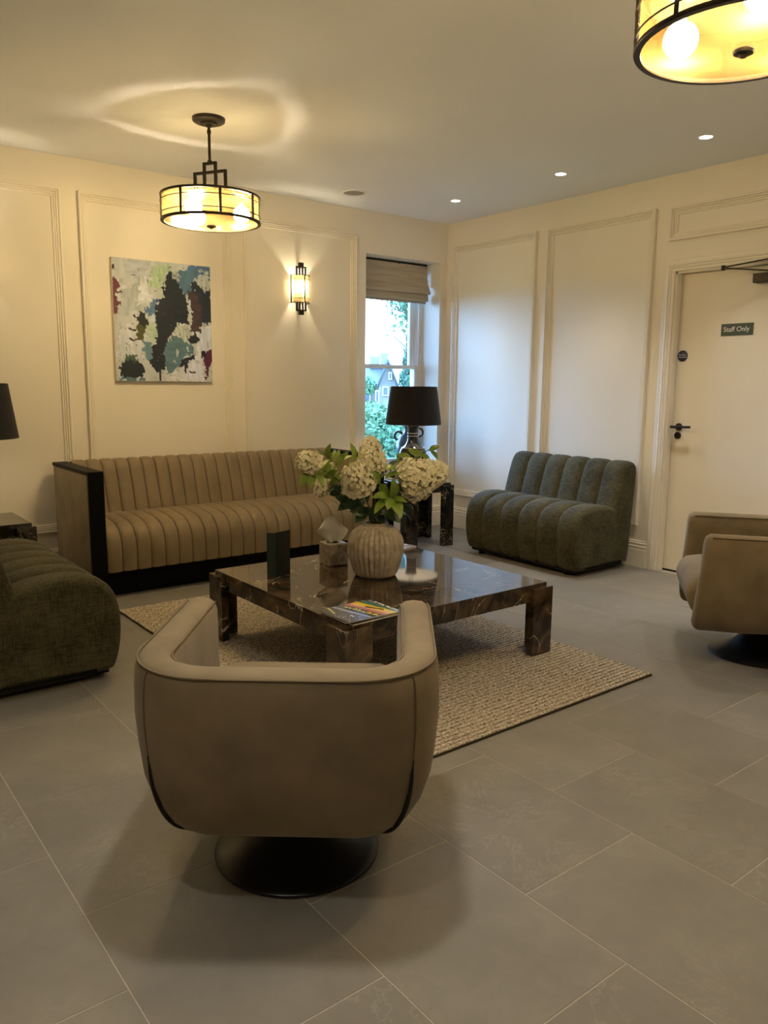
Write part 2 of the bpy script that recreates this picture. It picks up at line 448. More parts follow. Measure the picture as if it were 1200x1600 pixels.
def thing(name, label, cat, loc=(0,0,0), rz=0.0, group=None):
    o = bpy.data.objects.new(name, None); COL.objects.link(o)
    o.empty_display_size = 0.1
    o.location = loc; o.rotation_euler = (0, 0, rz)
    return tag(o, label, cat, group)
def tag(o, label, cat, group=None):
    o['label'] = label; o['category'] = cat
    if group: o['group'] = group
    return o
def struct(o): o['kind'] = 'structure'; return o
def sempty(name):
    o = bpy.data.objects.new(name, None); COL.objects.link(o); o.empty_display_size = 0.1
    return struct(o)
def link_copy(src, parent=None):
    c = src.copy(); COL.objects.link(c)
    if parent is not None: c.parent = parent
    return c
def copy_tree(root, loc, rz, label, group=None):
    r = root.copy(); COL.objects.link(r); r.location = loc; r.rotation_euler = (0, 0, rz); r['label'] = label
    if group: r['group'] = group
    for ch in list(root.children):
        c = link_copy(ch, r)
        for g in list(ch.children): link_copy(g, c)
    return r

# ------------------------------------------------------------------ room shell
H = 2.7
X0, Y0 = -6.3, -7.3
WX0, WX1, WZ0, WZ1 = -0.908, -0.084, 0.56, 2.364      # window opening in the back wall
b = MB()
b.box(X0-.3, WX0, 0, .36, -.1, H+.1); b.box(WX1, .3, 0, .36, -.1, H+.1)
b.box(WX0, WX1, 0, .36, -.1, WZ0); b.box(WX0, WX1, 0, .36, WZ1, H+.1)
struct(b.build('wall_back', M['wall']))
DY0, DY1, DZ = -3.135, -2.285, 2.065                  # door opening in the right wall
b = MB()
b.box(0, .3, DY1, 0, -.1, H+.1); b.box(0, .3, Y0-.3, DY0, -.1, H+.1); b.box(0, .3, DY0, DY1, DZ, H+.1)
b.box(.16, .3, DY0, DY1, -.1, DZ)
struct(b.build('wall_right', M['wall']))
b = MB(); b.box(X0-.3, X0, Y0-.3, 0, -.1, H+.1); struct(b.build('wall_left', M['wall']))
b = MB(); b.box(X0, 0, Y0-.3, Y0, -.1, H+.1); struct(b.build('wall_front', M['wall']))
b = MB(); b.box(X0-.3, .3, Y0-.3, .36, H, H+.15); struct(b.build('ceiling', M['ceiling']))
b = MB(); b.box(X0, .16, Y0, 0, -.12, -.0011)
floor = struct(b.build('floor', M['grout']))
TW, TL = 0.465, 0.61
cache = {}
def tile_mesh(w, l):
    k = (round(w, 3), round(l, 3))
    if k not in cache:
        q = MB(); c = .0007
        w2, l2 = w/2, l/2
        q.add([(-w2,-l2,-.012),(w2,-l2,-.012),(w2,l2,-.012),(-w2,l2,-.012),(-w2,-l2,-c),(w2,-l2,-c),(w2,l2,-c),(-w2,l2,-c),
               (-w2+c,-l2+c,0),(w2-c,-l2+c,0),(w2-c,l2-c,0),(-w2+c,l2-c,0)],
              [(0,1,5,4),(1,2,6,5),(2,3,7,6),(3,0,4,7),(4,5,9,8),(5,6,10,9),(6,7,11,10),(7,4,8,11),(8,9,10,11)])
        cache[k] = q.mesh('tile', M['tile'])
    return cache[k]
k = -5
while True:
    xa = -4.41+TW*k; xb = xa+TW
    if xa > -0.01: break
    off = 0 if k % 2 == 0 else 0.305
    xa2, xb2 = max(xa, X0), min(xb, 0.0)
    if xb2 - xa2 > 0.02:
        for r in range(-8, 9):
            ya = -4.165-off+TL*r; yb = ya+TL
            ya2, yb2 = max(ya, Y0), min(yb, 0.0)
            if yb2-ya2 < 0.02: continue
            g = 0.0016
            o = bpy.data.objects.new('tile', tile_mesh(xb2-xa2-2*g, yb2-ya2-2*g)); COL.objects.link(o)
            o.location = ((xa2+xb2)/2, (ya2+yb2)/2, 0); o.parent = floor
    k += 1

# skirting boards
SK = [(0,0),(.022,0),(.022,.128),(.017,.132),(.017,.142),(.021,.146),(.021,.153),(.014,.157),(.014,.166),(.018,.169),(.018,.176),(.010,.180),(.010,.190),(0,.193)]
def skirting(name, p, q, nrm):
    mb = MB(); p, q, n = Vector(p), Vector(q), Vector(nrm)
    rows = [[e + n*d + Vector((0,0,z)) for d, z in SK] for e in (p, q)]
    mb.grid(rows); mb.f.append(list(range(len(SK)))); mb.m.append(0); mb.f.append(list(range(len(SK), 2*len(SK)))); mb.m.append(0)
    struct(mb.build(name, M['trim']))
skirting('baseboard_back', (X0, 0, 0), (-.022, 0, 0), (0,-1,0))
skirting('baseboard_right', (0, 0, 0), (0, -2.205, 0), (-1,0,0))
skirting('baseboard_front', (0, -3.215, 0), (0, Y0, 0), (-1,0,0))

# panel mouldings: stepped profile swept round a rectangle, mitred corners
PR = [(0,0),(0,.017),(.004,.021),(.013,.021),(.017,.013),(.022,.017),(.027,.017),(.030,.009),(.034,.012),(.039,.012),(.042,.006),(.046,.008),(.052,.008),(.055,0)]
def moulding(i, wall, a0, a1, z0, z1):
    mb = MB(); rows = []
    for o, h in PR:
        loop = [(a0+o, z0+o), (a1-o, z0+o), (a1-o, z1-o), (a0+o, z1-o)]
        h *= 1.35; rows.append([(a, -h, z) if wall == 'A' else (-h, a, z) for a, z in loop])
    mb.grid(rows, closed_v=True)
    struct(mb.build('trim_%d' % i, M['trim']))
for i, a in enumerate([('A',-4.42,-3.335,.303,2.50),('A',-3.225,-2.155,.303,2.50),('A',-2.045,-1.012,.303,2.50),
                       ('B',-1.052,-.094,.303,2.497),('B',-2.112,-1.165,.303,2.497),('B',-3.20,-2.225,2.268,2.487),('A',-5.6,-4.53,.303,2.50)]):
    moulding(i+1, *a)

# door: lining, casing, leaf, ironmongery
door = sempty('door_1')
mb = MB()
CP = [(.082,0),(.082,.012),(.075,.016),(.055,.016),(.050,.020),(.043,.022),(.038,.015),(.032,.019),(.025,.020),(.021,.013),(.014,.017),(.004,.017),(0,.012),(0,-.03)]
rows = []
for o, h in CP:
    rows.append([(-h, DY1+o, 0.0), (-h, DY1+o, DZ+o), (-h, DY0-o, DZ+o), (-h, DY0-o, 0.0)])
mb.grid(rows)
mb.box(.0, .15, DY1-.012, DY1, 0, DZ); mb.box(.0, .15, DY0, DY0+.012, 0, DZ); mb.box(.0, .15, DY0, DY1, DZ-.012, DZ)
mb.build('casing', M['trim'], door)
mb = MB(); mb.rbox(.062, .106, DY0+.014, DY1-.014, .012, DZ-.015, .002); mb.build('door_leaf', M['door'], door)
mb = MB(); mb.box(.06, .12, DY0, DY1, 0.0005, .010); mb.build('door_gap_shade', M['dark'], door)  # dark strip painting the shade in the gap under the leaf
hd = MB(); hd.lathe([(0,0),(.026,0),(.026,.006),(.024,.008),(0,.008)], 28)
hd.transform(Matrix.Translation((.062, -2.348, 1.026)) @ Matrix.Rotation(-PI/2, 4, 'Y'))
hd.tube([(.056,-2.345,1.026),(.0,-2.345,1.027)], .009, 12)
hd.tube([(.0,-2.322,1.027),(.0,-2.345,1.027),(.0,-2.42,1.029),(.0,-2.467,1.031)], [.0095,.0095,.009,.009], 12)
hd.build('door_handle', M['black'], door, 40)
hd = MB(); hd.lathe([(0,0),(.025,0),(.025,.006),(.023,.008),(.006,.008),(.005,.004),(0,.004)], 28)
hd.transform(Matrix.Translation((.062, -2.343, .966)) @ Matrix.Rotation(-PI/2, 4, 'Y')); hd.build('keyhole_plate', M['black'], door, 40)
mb = MB(); mb.rbox(-.012, .060, -3.04, -2.822, 1.945, 2.0, .004)
dc = mb.build('door_closer', M['bronze'], door)
mb = MB(); mb.bar((.01, -2.95, 2.006), (-.12, -2.685, 2.036), .018, .008); mb.bar((-.12, -2.685, 2.040), (-.02, -3.02, 2.085), .016, .007)
mb.lathe([(0,-.014),(.012,-.014),(.012,.016),(0,.016)], 14, (-.12, -2.685, 2.036)); mb.bar((-.02,-2.96,2.085),(-.02,-3.07,2.085),.02,.022)
mb.build('closer_arm', M['bronze'], dc)

def text_mesh(txt, size, mtx, align='CENTER', extrude=.0005, yscale=1.0):
    cu = bpy.data.curves.new('lettering', 'FONT'); cu.body = txt; cu.size = size; cu.align_x = align; cu.align_y = 'CENTER'; cu.extrude = extrude; cu.resolution_u = 4
    o = bpy.data.objects.new('lettering', cu); COL.objects.link(o)
    dg = bpy.context.evaluated_depsgraph_get(); dg.update()
    me = bpy.data.meshes.new_from_object(o.evaluated_get(dg))
    COL.objects.unlink(o); bpy.data.objects.remove(o)
    me.transform(mtx)
    return me
def letters(txt, size, centre, parent, m=None):
    # faces -x, reads towards -y
    mt = Matrix.Translation(centre) @ Matrix(((0,0,-1,0),(-1,0,0,0),(0,1,0,0),(0,0,0,1)))
    me = text_mesh(txt, size, mt); me.materials.clear(); me.materials.append(m or M['letter'])
    o = bpy.data.objects.new('lettering', me); COL.objects.link(o); o.parent = parent
    return o
sg = thing('door_sign', 'dark green rectangular sign reading Staff Only on the door', 'sign')
mb = MB(); mb.rbox(.058, .062, -2.818, -2.603, 1.632, 1.708, .0015); mb.build('plate', M['sign'], sg)
letters('Staff Only', .044, (.0575, -2.707, 1.671), sg)
sg = thing('door_disc', 'small round navy fire door notice near the door edge', 'sign')
mb = MB(); mb.lathe([(0,0),(.038,0),(.038,.002),(.036,.003),(0,.003)], 32); mb.transform(Matrix.Translation((.062,-2.338,1.509)) @ Matrix.Rotation(-PI/2, 4, 'Y')); mb.build('plate', M['discblue'], sg, 40)
letters('Fire door', .014, (.0585, -2.338, 1.516), sg); letters('keep locked', .0125, (.0585, -2.338, 1.501), sg)

# window
win = sempty('window_1')
FY0, FY1 = .25, .36
mb = MB()
mb.box(WX0, WX0+.03, FY0, FY1, WZ0, WZ1); mb.box(WX1-.03, WX1, FY0, FY1, WZ0, WZ1); mb.box(WX0+.03, WX1-.03, FY0, FY1, WZ1-.03, WZ1)
mb.rbox(WX1-.045, WX1-.03, .305, .315, WZ0, WZ1, .001); mb.rbox(WX0+.03, WX0+.045, .305, .315, WZ0, WZ1, .001)
mb.build('window_frame', M['white'], win)
mb = MB(); mb.rbox(WX0-.0, WX1+.0, -.012, FY1, WZ0-.0, WZ0+.022, .004); mb.build('window_sill', M['white'], win)
def sash(y0, y1, z0, z1, st, top, bot, name):
    q = MB(); a, c = WX0+.031, WX1-.031
    q.rbox(a, a+st, y0, y1, z0, z1, .003); q.rbox(c-st, c, y0, y1, z0, z1, .003)
    q.rbox(a+st, c-st, y0, y1, z0, z0+bot, .003); q.rbox(a+st, c-st, y0, y1, z1-top, z1, .003)
    o = q.build(name, M['white'], win)
    g = MB(); g.box(a+st-.002, c-st+.002, (y0+y1)/2-.002, (y0+y1)/2+.002, z0+bot-.002, z1-top+.002); g.build('pane', M['win'], o)
sash(.262, .300, WZ0+.022, 1.472, .028, .036, .034, 'lower_sash')
sash(.316, .352, 1.436, WZ1-.03, .045, .04, .036, 'upper_sash')

# roman blind
bl = thing('roman_blind', 'beige linen roman blind folded up at the top of the window', 'blind')
prof = [(.150,2.345),(.147,2.26),(.140,2.20),(.128,2.16),(.112,2.130),(.104,2.112),(.107,2.098),(.120,2.096),(.146,2.105)]
prof2 = [(.150,2.125),(.140,2.112),(.132,2.08),(.124,2.056),(.122,2.044),(.128,2.036),(.146,2.042)]
prof3 = [(.158,2.10),(.155,2.05),(.154,2.026),(.157,2.018),(.163,2.02)]
for nm, pr, d in (('fold', prof, 0), ('fold', prof2, .004), ('hem', prof3, .006)):
    q = MB()
    xs = np.linspace(WX0+.012+d, WX1-.022-d, 26)
    rows = [[(x, y+.003*math.sin(x*23+z*30)*(1 if i not in (0,) else 0), z) for i, (y, z) in enumerate(pr)] for x in xs]
    back = [[(x, y+.008, z) for (x, y, z) in r] for r in rows]
    q.grid([r + list(reversed(bk)) for r, bk in zip(rows, back)], closed_v=True)
    q.build(nm, M['blind'], bl, 40)
q = MB(); q.rbox(WX0+.012, WX1-.022, .15, .19, 2.335, 2.362, .003); q.build('head_gap_shade', M['dark'], bl)  # dark strip painting the shade in the gap above the blind
q = MB(); q.lathe([(.001,.06),(.004,.055),(.008,.005),(.006,0),(0,0)], 12, (WX1-.012, .14, 2.16)); q.tube([(WX1-.012,.14,2.21),(WX1-.012,.14,2.34)], .0012, 6); q.tube([(WX1-.012,.14,2.165),(WX1-.014,.142,2.10)], .0012, 6)
q.build('cord_tassel', M['white'], bl, 40)

# ------------------------------------------------------------------ ceiling fittings
def downlight(x, y, label, watts=SPOT_WATTS):
    t = thing('downlight', label, 'light', (x, y, H), 0, 'recessed ceiling downlights')
    q = MB(); q.lathe([(.034,0),(.045,-.001),(.046,-.004),(.042,-.007),(.036,-.006),(.033,0),(.031,.0)], 32); q.build('bezel', M['white'], t, 40)
    q = MB(); q.lathe([(0,-.002),(.033,-.002)], 32); q.build('lens', M['spotlens'], t)
    l = bpy.data.lights.new('downlight_beam', 'SPOT'); l.energy = watts; l.color = SPOT_COL; l.spot_size = math.radians(84); l.spot_blend = 1.0; l.shadow_soft_size = .09
    lo = bpy.data.objects.new('downlight_beam', l); COL.objects.link(lo); lo.parent = t; lo.location = (0, 0, -.012)
    return t
downlight(-.591, -.725, 'lit recessed downlight nearest the room corner', 16)
downlight(-.591, -1.747, 'lit recessed downlight between the two others in the ceiling row', 30)
downlight(-.591, -2.785, 'lit recessed downlight in front of the staff door')
for x_, y_, l_ in ((-.591,-3.82,'lit recessed downlight past the staff door, outside the photo'),(-.591,-5.0,'lit recessed downlight in the near right corner, outside the photo'),
                   (-3.80,-3.70,'added unseen downlight above the nearest armchair'),(-2.3,-5.2,'added unseen downlight right of the viewer'),
                   (-4.9,-4.4,'added unseen downlight just ahead of the viewer'),(-5.4,-2.4,'lit recessed downlight over the left green chair, outside the photo')):
    downlight(x_, y_, l_, 30 if x_ < -4.5 else SPOT_WATTS)  # those away from the door-side row are added to brighten armchair and floor
sp = thing('ceiling_speaker', 'round grey ceiling speaker with a white rim', 'speaker', (-1.335, -.42, H))
q = MB(); q.lathe([(.078,0),(.095,0),(.097,-.004),(.092,-.008),(.080,-.008),(.077,-.004),(.078,0)], 40); q.build('rim', M['white'], sp, 40)
q = MB(); q.lathe([(0,-.007),(.04,-.0068),(.078,-.004),(.078,0)], 40); q.build('grille', M['grille'], sp, 40)

def pendant(x, y, rz, label):
    t = thing('pendant_light', label, 'pendant light', (x, y, 0), rz, 'amber drum pendant lights')
    q = MB(); q.lathe([(0,2.655),(.014,2.655),(.016,2.665),(.045,2.667),(.048,2.675),(.075,2.677),(.086,2.684),(.088,2.7)], 48); q.build('canopy', M['bronze'], t, 40)
    q = MB(); q.tube([(0,0,2.47),(0,0,2.66)], .0075, 12); q.lathe([(.0075,2.62),(.011,2.622),(.011,2.64),(.0075,2.642)], 12); q.lathe([(.0075,2.472),(.012,2.474),(.012,2.486),(.0075,2.488)], 12); q.build('rod', M['bronze'], t, 40)
    q = MB()
    for w, zt in ((.036,2.478),(.098,2.432)):
        for s in (-1, 1): q.bar((s*w,0,2.285),(s*w,0,zt), .014, .014)
        q.bar((-w-.007,0,zt-.007),(w+.007,0,zt-.007), .014, .014)
    q.build('fork', M['bronze'], t)
    for z, nm in ((2.296,'top_rim'),(2.166,'bottom_rim')):
        q = MB(); q.lathe([(.252,z-.006),(.268,z-.006),(.270,z-.003),(.270,z+.003),(.268,z+.006),(.252,z+.006),(.252,z-.006)], 72); q.build(nm, M['bronze'], t, 40)
    for z in (2.262, 2.196):
        q = MB(); q.tube([(.268*math.cos(a),.268*math.sin(a),z) for a in np.linspace(0,2*PI,72,endpoint=False)], .0026, 6, closed=True); q.build('hoop', M['bronze'], t, 40)
    for i in range(8):
        a = i*PI/4; c, s = math.cos(a), math.sin(a)
        q = MB(); q.bar((.266*c,.266*s,2.162),(.266*c,.266*s,2.30), .007, .014, up=(-s,c,0)); q.build('bar', M['bronze'], t)
    q = MB(); q.bar((-.105,0,2.292),(-.262,0,2.292),.012,.005); q.bar((.105,0,2.292),(.262,0,2.292),.012,.005); q.build('crossbar', M['bronze'], t)
    q = MB(); q.lathe([(.02,2.284),(.236,2.284),(.236,2.287),(.02,2.287)], 48); q.build('top_diffuser', M['frost'], t, 40)
    q = MB(); q.lathe([(.257,2.168),(.257,2.290)], 72); q.build('glass_drum', M['glass_amber'], t, 60)
    q = MB(); q.lathe([(.012,2.150),(.10,2.152),(.20,2.158),(.256,2.165)], 72); q.build('glass_base', M['glass_amber'], t, 60)
    q = MB(); q.lathe([(0,2.130),(.008,2.131),(.012,2.138),(.024,2.140),(.027,2.146),(.024,2.150),(0,2.152)], 28); q.build('finial', M['bronze'], t, 40)
    for i in range(3):
        a = i*2*PI/3+.55
        bm = bmesh.new(); bmesh.ops.create_icosphere(bm, subdivisions=3, radius=.045)
        q = MB(); q.frombm(bm, Matrix.Translation((.165*math.cos(a), .165*math.sin(a), 2.214))); o = q.build('bulb', M['bulb'], t, 60)
        q = MB(); q.tube([(.165*math.cos(a), .165*math.sin(a), 2.255),(.165*math.cos(a), .165*math.sin(a), 2.270)], .012, 12); q.build('socket', M['white'], o, 40)
    return t
pendant(-2.90, -1.25, math.radians(299.5), 'amber glass drum pendant light hanging over the sofa')
pendant(-2.87, -4.24, math.radians(309.5), 'amber glass drum pendant light cut off by the top of the photo')

def sconce(x, label):
    t = thing('wall_sconce', label, 'wall light', (x, 0, 0), 0, 'amber wall sconces')
    cy0, R0 = -.020, .079
    q = MB(); q.rbox(-.035,.035,-.010,0,1.93,2.11,.003); q.build('backplate', M['bronze'], t)
    def pt(a, z, r): return (r*math.sin(a), cy0-r*math.cos(a), z)
    A = np.linspace(-PI/2, PI/2, 25)
    q = MB(); q.grid([[(-R0+.006,-.002,z)]+[pt(a,z,R0-.006) for a in A]+[(R0-.006,-.002,z)] for z in (1.918,2.116)]); q.build('glass_shade', M['glass_cream'], t, 60)
    for z, r in ((2.120,.0035),(2.090,.0024),(1.946,.0024),(1.914,.0035)):
        q = MB(); q.tube([(-R0,0,z)]+[pt(a,z,R0) for a in A]+[(R0,0,z)], r, 6); q.build('hoop', M['bronze'], t, 40)
    for a in (-1.50, 0.0, 1.50):
        q = MB(); q.bar(pt(a,1.91,R0),pt(a,2.124,R0),.009,.005,up=(math.cos(a),math.sin(a),0)); q.build('bar', M['bronze'], t)
    for s in (1, -1):
        q = MB(); z0 = 2.02+s*.098; z1 = 2.02+s*.162; z2 = 2.02+s*.196
        for xx in (-.040,-.014,.014,.040): q.bar((xx,-.045,z0),(xx,-.045,z1),.011,.011)
        q.bar((-.046,-.045,z1),(.046,-.045,z1),.011,.011)
        q.rbox(-.019,.019,-.057,-.033,min(z1,z2),max(z1,z2),.002)
        q.bar((0,-.045,z1),(0,-.002,z1),.02,.011)
        q.build('finial', M['bronze'], t)
    bm = bmesh.new(); bmesh.ops.create_icosphere(bm, subdivisions=2, radius=.02)
    q = MB(); q.frombm(bm, Matrix.Translation((0,-.048,2.03)) @ Matrix.Diagonal((1,1,1.5,1))); q.build('bulb', M['bulb_s'], t, 60)
    q = MB(); q.tube([(0,-.048,2.0),(0,-.048,1.93),(0,-.01,1.93)], .008, 10); q.build('socket', M['bronze'], t, 40)
    return t
sconce(-1.568, 'lit bronze and glass wall sconce between painting and window')
sconce(-3.86, 'lit wall sconce over the left side table, outside the photo')

# ------------------------------------------------------------------ upholstery helper
def resample(path, n):
    P = [np.array(p, float) for p in path]
    d = [0]
    for a, c in zip(P, P[1:]): d.append(d[-1]+np.linalg.norm(c-a))
    # Catmull-Rom dense then uniform resample
    dense = []
    for i in range(len(P)-1):
        p0, p1, p2, p3 = P[max(i-1,0)], P[i], P[i+1], P[min(i+2,len(P)-1)]
        for t in np.linspace(0, 1, 12, endpoint=False):
            dense.append(.5*((2*p1)+(-p0+p2)*t+(2*p0-5*p1+4*p2-p3)*t*t+(-p0+3*p1-3*p2+p3)*t**3))
    dense.append(P[-1]); dense = np.array(dense)
    s = np.concatenate([[0], np.cumsum(np.linalg.norm(np.diff(dense, axis=0), axis=1))])
    u = np.linspace(0, s[-1], n)
    return np.stack([np.interp(u, s, dense[:,k]) for k in range(dense.shape[1])], 1)
TS = [0, .025, .07, .15, .28, .5, .72, .85, .93, .975]
def channels(path, x0, x1, n, depth, np_=40, per=8, fade0=0.0, fade1=0.0, end_round=0.0, pw=3.2):
    """channel-quilted skin: path is (y,z); the skin swells between seams along its left normal"""
    P = resample(path, np_)
    T = np.gradient(P, axis=0); T /= np.linalg.norm(T, axis=1)[:,None]
    Nn = np.stack([-T[:,1], T[:,0]], 1)
    rows = []
    w = (x1-x0)/n
    for c in range(n):
        for t in TS+([1.0] if c == n-1 else []):
            x = x0+w*(c+t)
            bul = (1-abs(2*t-1)**pw)
            row = []
            for i in range(np_):
                s = i/(np_-1); k = 1.0
                if fade0 and s < fade0: k = s/fade0
                if fade1 and s > 1-fade1: k = (1-s)/fade1
                off = depth*(bul*k-0.5*k)
                if end_round:
                    e = min(x-x0, x1-x)
                    if e < end_round: off -= end_round*.55*(1-math.sqrt(max(0, 1-((end_round-e)/end_round)**2)))
                row.append((x, P[i,0]+Nn[i,0]*off, P[i,1]+Nn[i,1]*off))
            rows.append(row)
    return rows
def seam_lines(path, x0, x1, n, off, par):
    P = resample(path, 30); T = np.gradient(P, axis=0); T /= np.linalg.norm(T, axis=1)[:,None]
    q = MB()
    for c in range(1, n):
        x = x0+(x1-x0)*c/n
        q.tube([(x, p[0]-t_[1]*off, p[1]+t_[0]*off) for p, t_ in zip(P, T)], .0022, 5)
    o = q.build('seams', M['seam'], par, 60); o['kind'] = 'stuff'
def side_panel(outline, x, bulge, sgn, rings=7, sm=True):
    """gently domed panel closing a side; outline is (y,z)"""
    P = resample(list(outline)+[outline[0]], 60)[:-1] if sm else np.array(outline, float)
    c = P.mean(0); rows = []
    for k in range(rings):
        f = k/(rings-1); s = 1-f*.995
        rows.append([(x+sgn*bulge*(1-s*s)**.7, *(c+(p-c)*s)) for p in P])
    q = MB(); q.grid(rows, closed_v=True); return q

# ------------------------------------------------------------------ sofa
sofa = thing('sofa', 'long olive brown channel-tufted sofa with black edged arms', 'sofa')
SX0, SX1 = -3.492, -1.318
seat_path = [(-.26,.435),(-.34,.455),(-.46,.462),(-.58,.458),(-.68,.442),(-.745,.405),(-.780,.345),(-.788,.27),(-.785,.165)]
q = MB(); q.grid(channels(list(reversed(seat_path)), SX0+.095, SX1-.095, 22, .012, 44, pw=3.4))
q.box(SX0+.095, SX1-.095, -.745, -.2, .160, .385)
q.build('seat', M['sofa'], sofa, 50); seam_lines(list(reversed(seat_path)), SX0+.095, SX1-.095, 22, -.0050, sofa)
back_path = [(-.315,.43),(-.285,.53),(-.255,.63),(-.232,.70),(-.215,.745),(-.190,.775),(-.155,.787),(-.115,.78),(-.09,.755),(-.08,.70)]
q = MB(); q.grid(channels(back_path, SX0+.095, SX1-.095, 22, .011, 40, pw=3.4))
q.box(SX0+.095, SX1-.095, -.20, -.078, .155, .745)
q.build('backrest', M['sofa'], sofa, 50); seam_lines(back_path, SX0+.095, SX1-.095, 22, -.0045, sofa)
for s, xa, xb in ((-1, SX0, SX0+.09), (1, SX1-.09, SX1)):
    q = MB(); q.rbox(xa+.003, xb-.003+.006*(s<0), -.775, -.08, .150, .757, .012, 3); a = q.build('arm', M['sofaside'], sofa, 50)
    q = MB(); q.rbox(xa, xb, -.795, -.770, .150, .778, .002); q.rbox(xa, xb, -.770, -.078, .757, .778, .002); q.build('edge_trim', M['blackwood'], a)
q = MB(); q.box(SX0+.06, SX1-.06, -.70, -.12, .0, .155); q.build('plinth', M['blackwood'], sofa)

# ------------------------------------------------------------------ channelled slipper chairs
def green_chair(loc, rz, label):
    t = thing('slipper_chair', label, 'chair', loc, rz, 'armless olive green slipper chairs')
    W = .540
    sp_ = [(.16,.425),(.10,.448),(0,.470),(-.12,.474),(-.21,.455),(-.270,.415),(-.303,.35),(-.314,.26),(-.308,.16),(-.285,.07),(-.26,.048),(-.20,.045)]
    q = MB(); q.grid(channels(list(reversed(sp_)), -W, W, 6, .019, 48, end_round=.020, pw=4.2)); q.box(-W+.02, W-.02, -.24, .22, .055, .40); q.build('seat', M['green'], t, 60)
    bp_ = [(.105,.43),(.130,.52),(.160,.62),(.184,.69),(.208,.735),(.240,.762),(.285,.766),(.322,.748),(.340,.705),(.335,.60),(.318,.40),(.300,.15),(.285,.05)]
    q = MB(); q.grid(channels(bp_, -W, W, 6, .017, 56, end_round=.020, pw=4.2)); q.box(-W+.02, W-.02, .215, .265, .055, .66); q.build('backrest', M['green'], t, 60)
    def inset(path, d, extra):
        P = resample(path, 48); T = np.gradient(P, axis=0); T /= np.linalg.norm(T, axis=1)[:,None]
        return [(p[0]+t_[1]*d, p[1]-t_[0]*d) for p, t_ in zip(P, T)]+extra
    seat_out = inset(list(reversed(sp_)), .0208, [])[::-1]+[(.16,.075)]
    back_out = inset(bp_, .0198, [(.13,.075)])
    for s in (-1, 1):
        q = side_panel(seat_out, s*W, .006, s, sm=False); q.build('seat_side', M['green'], t, 60)
        q = side_panel(back_out, s*(W-.0005), .005, s, sm=False); q.build('back_side', M['green'], t, 60)
    for sx in (-1, 1):
        for y in (-.23, .22):
            q = MB(); q.lathe([(0,0),(.026,0),(.028,.004),(.028,.06),(0,.06)], 20, (sx*.42, y, 0)); q.build('foot', M['blackwood'], t, 40)
    q = MB(); q.rbox(-.505,.505,-.262,.262,.024,.06,.004); q.build('plinth', M['dark'], t)
    return t
green_chair((-.385, -1.572, 0), -PI/2, 'armless green channel-tufted chair against the wall by the staff door')
green_chair((-4.085, -1.52, 0), PI/2, 'armless green channel-tufted chair cut off by the left edge of the photo')

# ------------------------------------------------------------------ swivel tub chairs
def plan_path(off, n_side=10, n_corner=14, n_back=14, vf=.30):
    """U-shaped plan seen from above, inset by off; local x = lateral, y = forward"""
    hx, vb, r = .383-off, -.362+off, max(.215-off, .025)
    pts = []
    for i in range(n_side): pts.append((hx - .006*(i==0), vf+(vb+r-vf)*i/n_side))
    for i in range(n_corner): a = PI/2*i/n_corner; pts.append((hx-r+r*math.cos(a), vb+r-r*math.sin(a)))
    for i in range(n_back+1): pts.append((hx-r-(2*(hx-r))*i/n_back, vb))
    for i in range(1, n_corner): a = PI/2*i/n_corner; pts.append((-hx+r-r*math.sin(a), vb+r-r*math.cos(a)))
    for i in range(n_side+1): pts.append((-hx, vb+r+(vf-vb-r)*i/n_side))
    return pts
SHELL = [(.215,.174),(.150,.178),(.100,.194),(.064,.224),(.036,.272),(.015,.338),(.005,.42),(-.001,.50),(.000,.57),(.004,.612),(.012,.632),(.026,.642),(.052,.645),(.078,.641),(.092,.630),(.099,.610),(.101,.56),(.101,.47),(.101,.38),(.105,.28)]
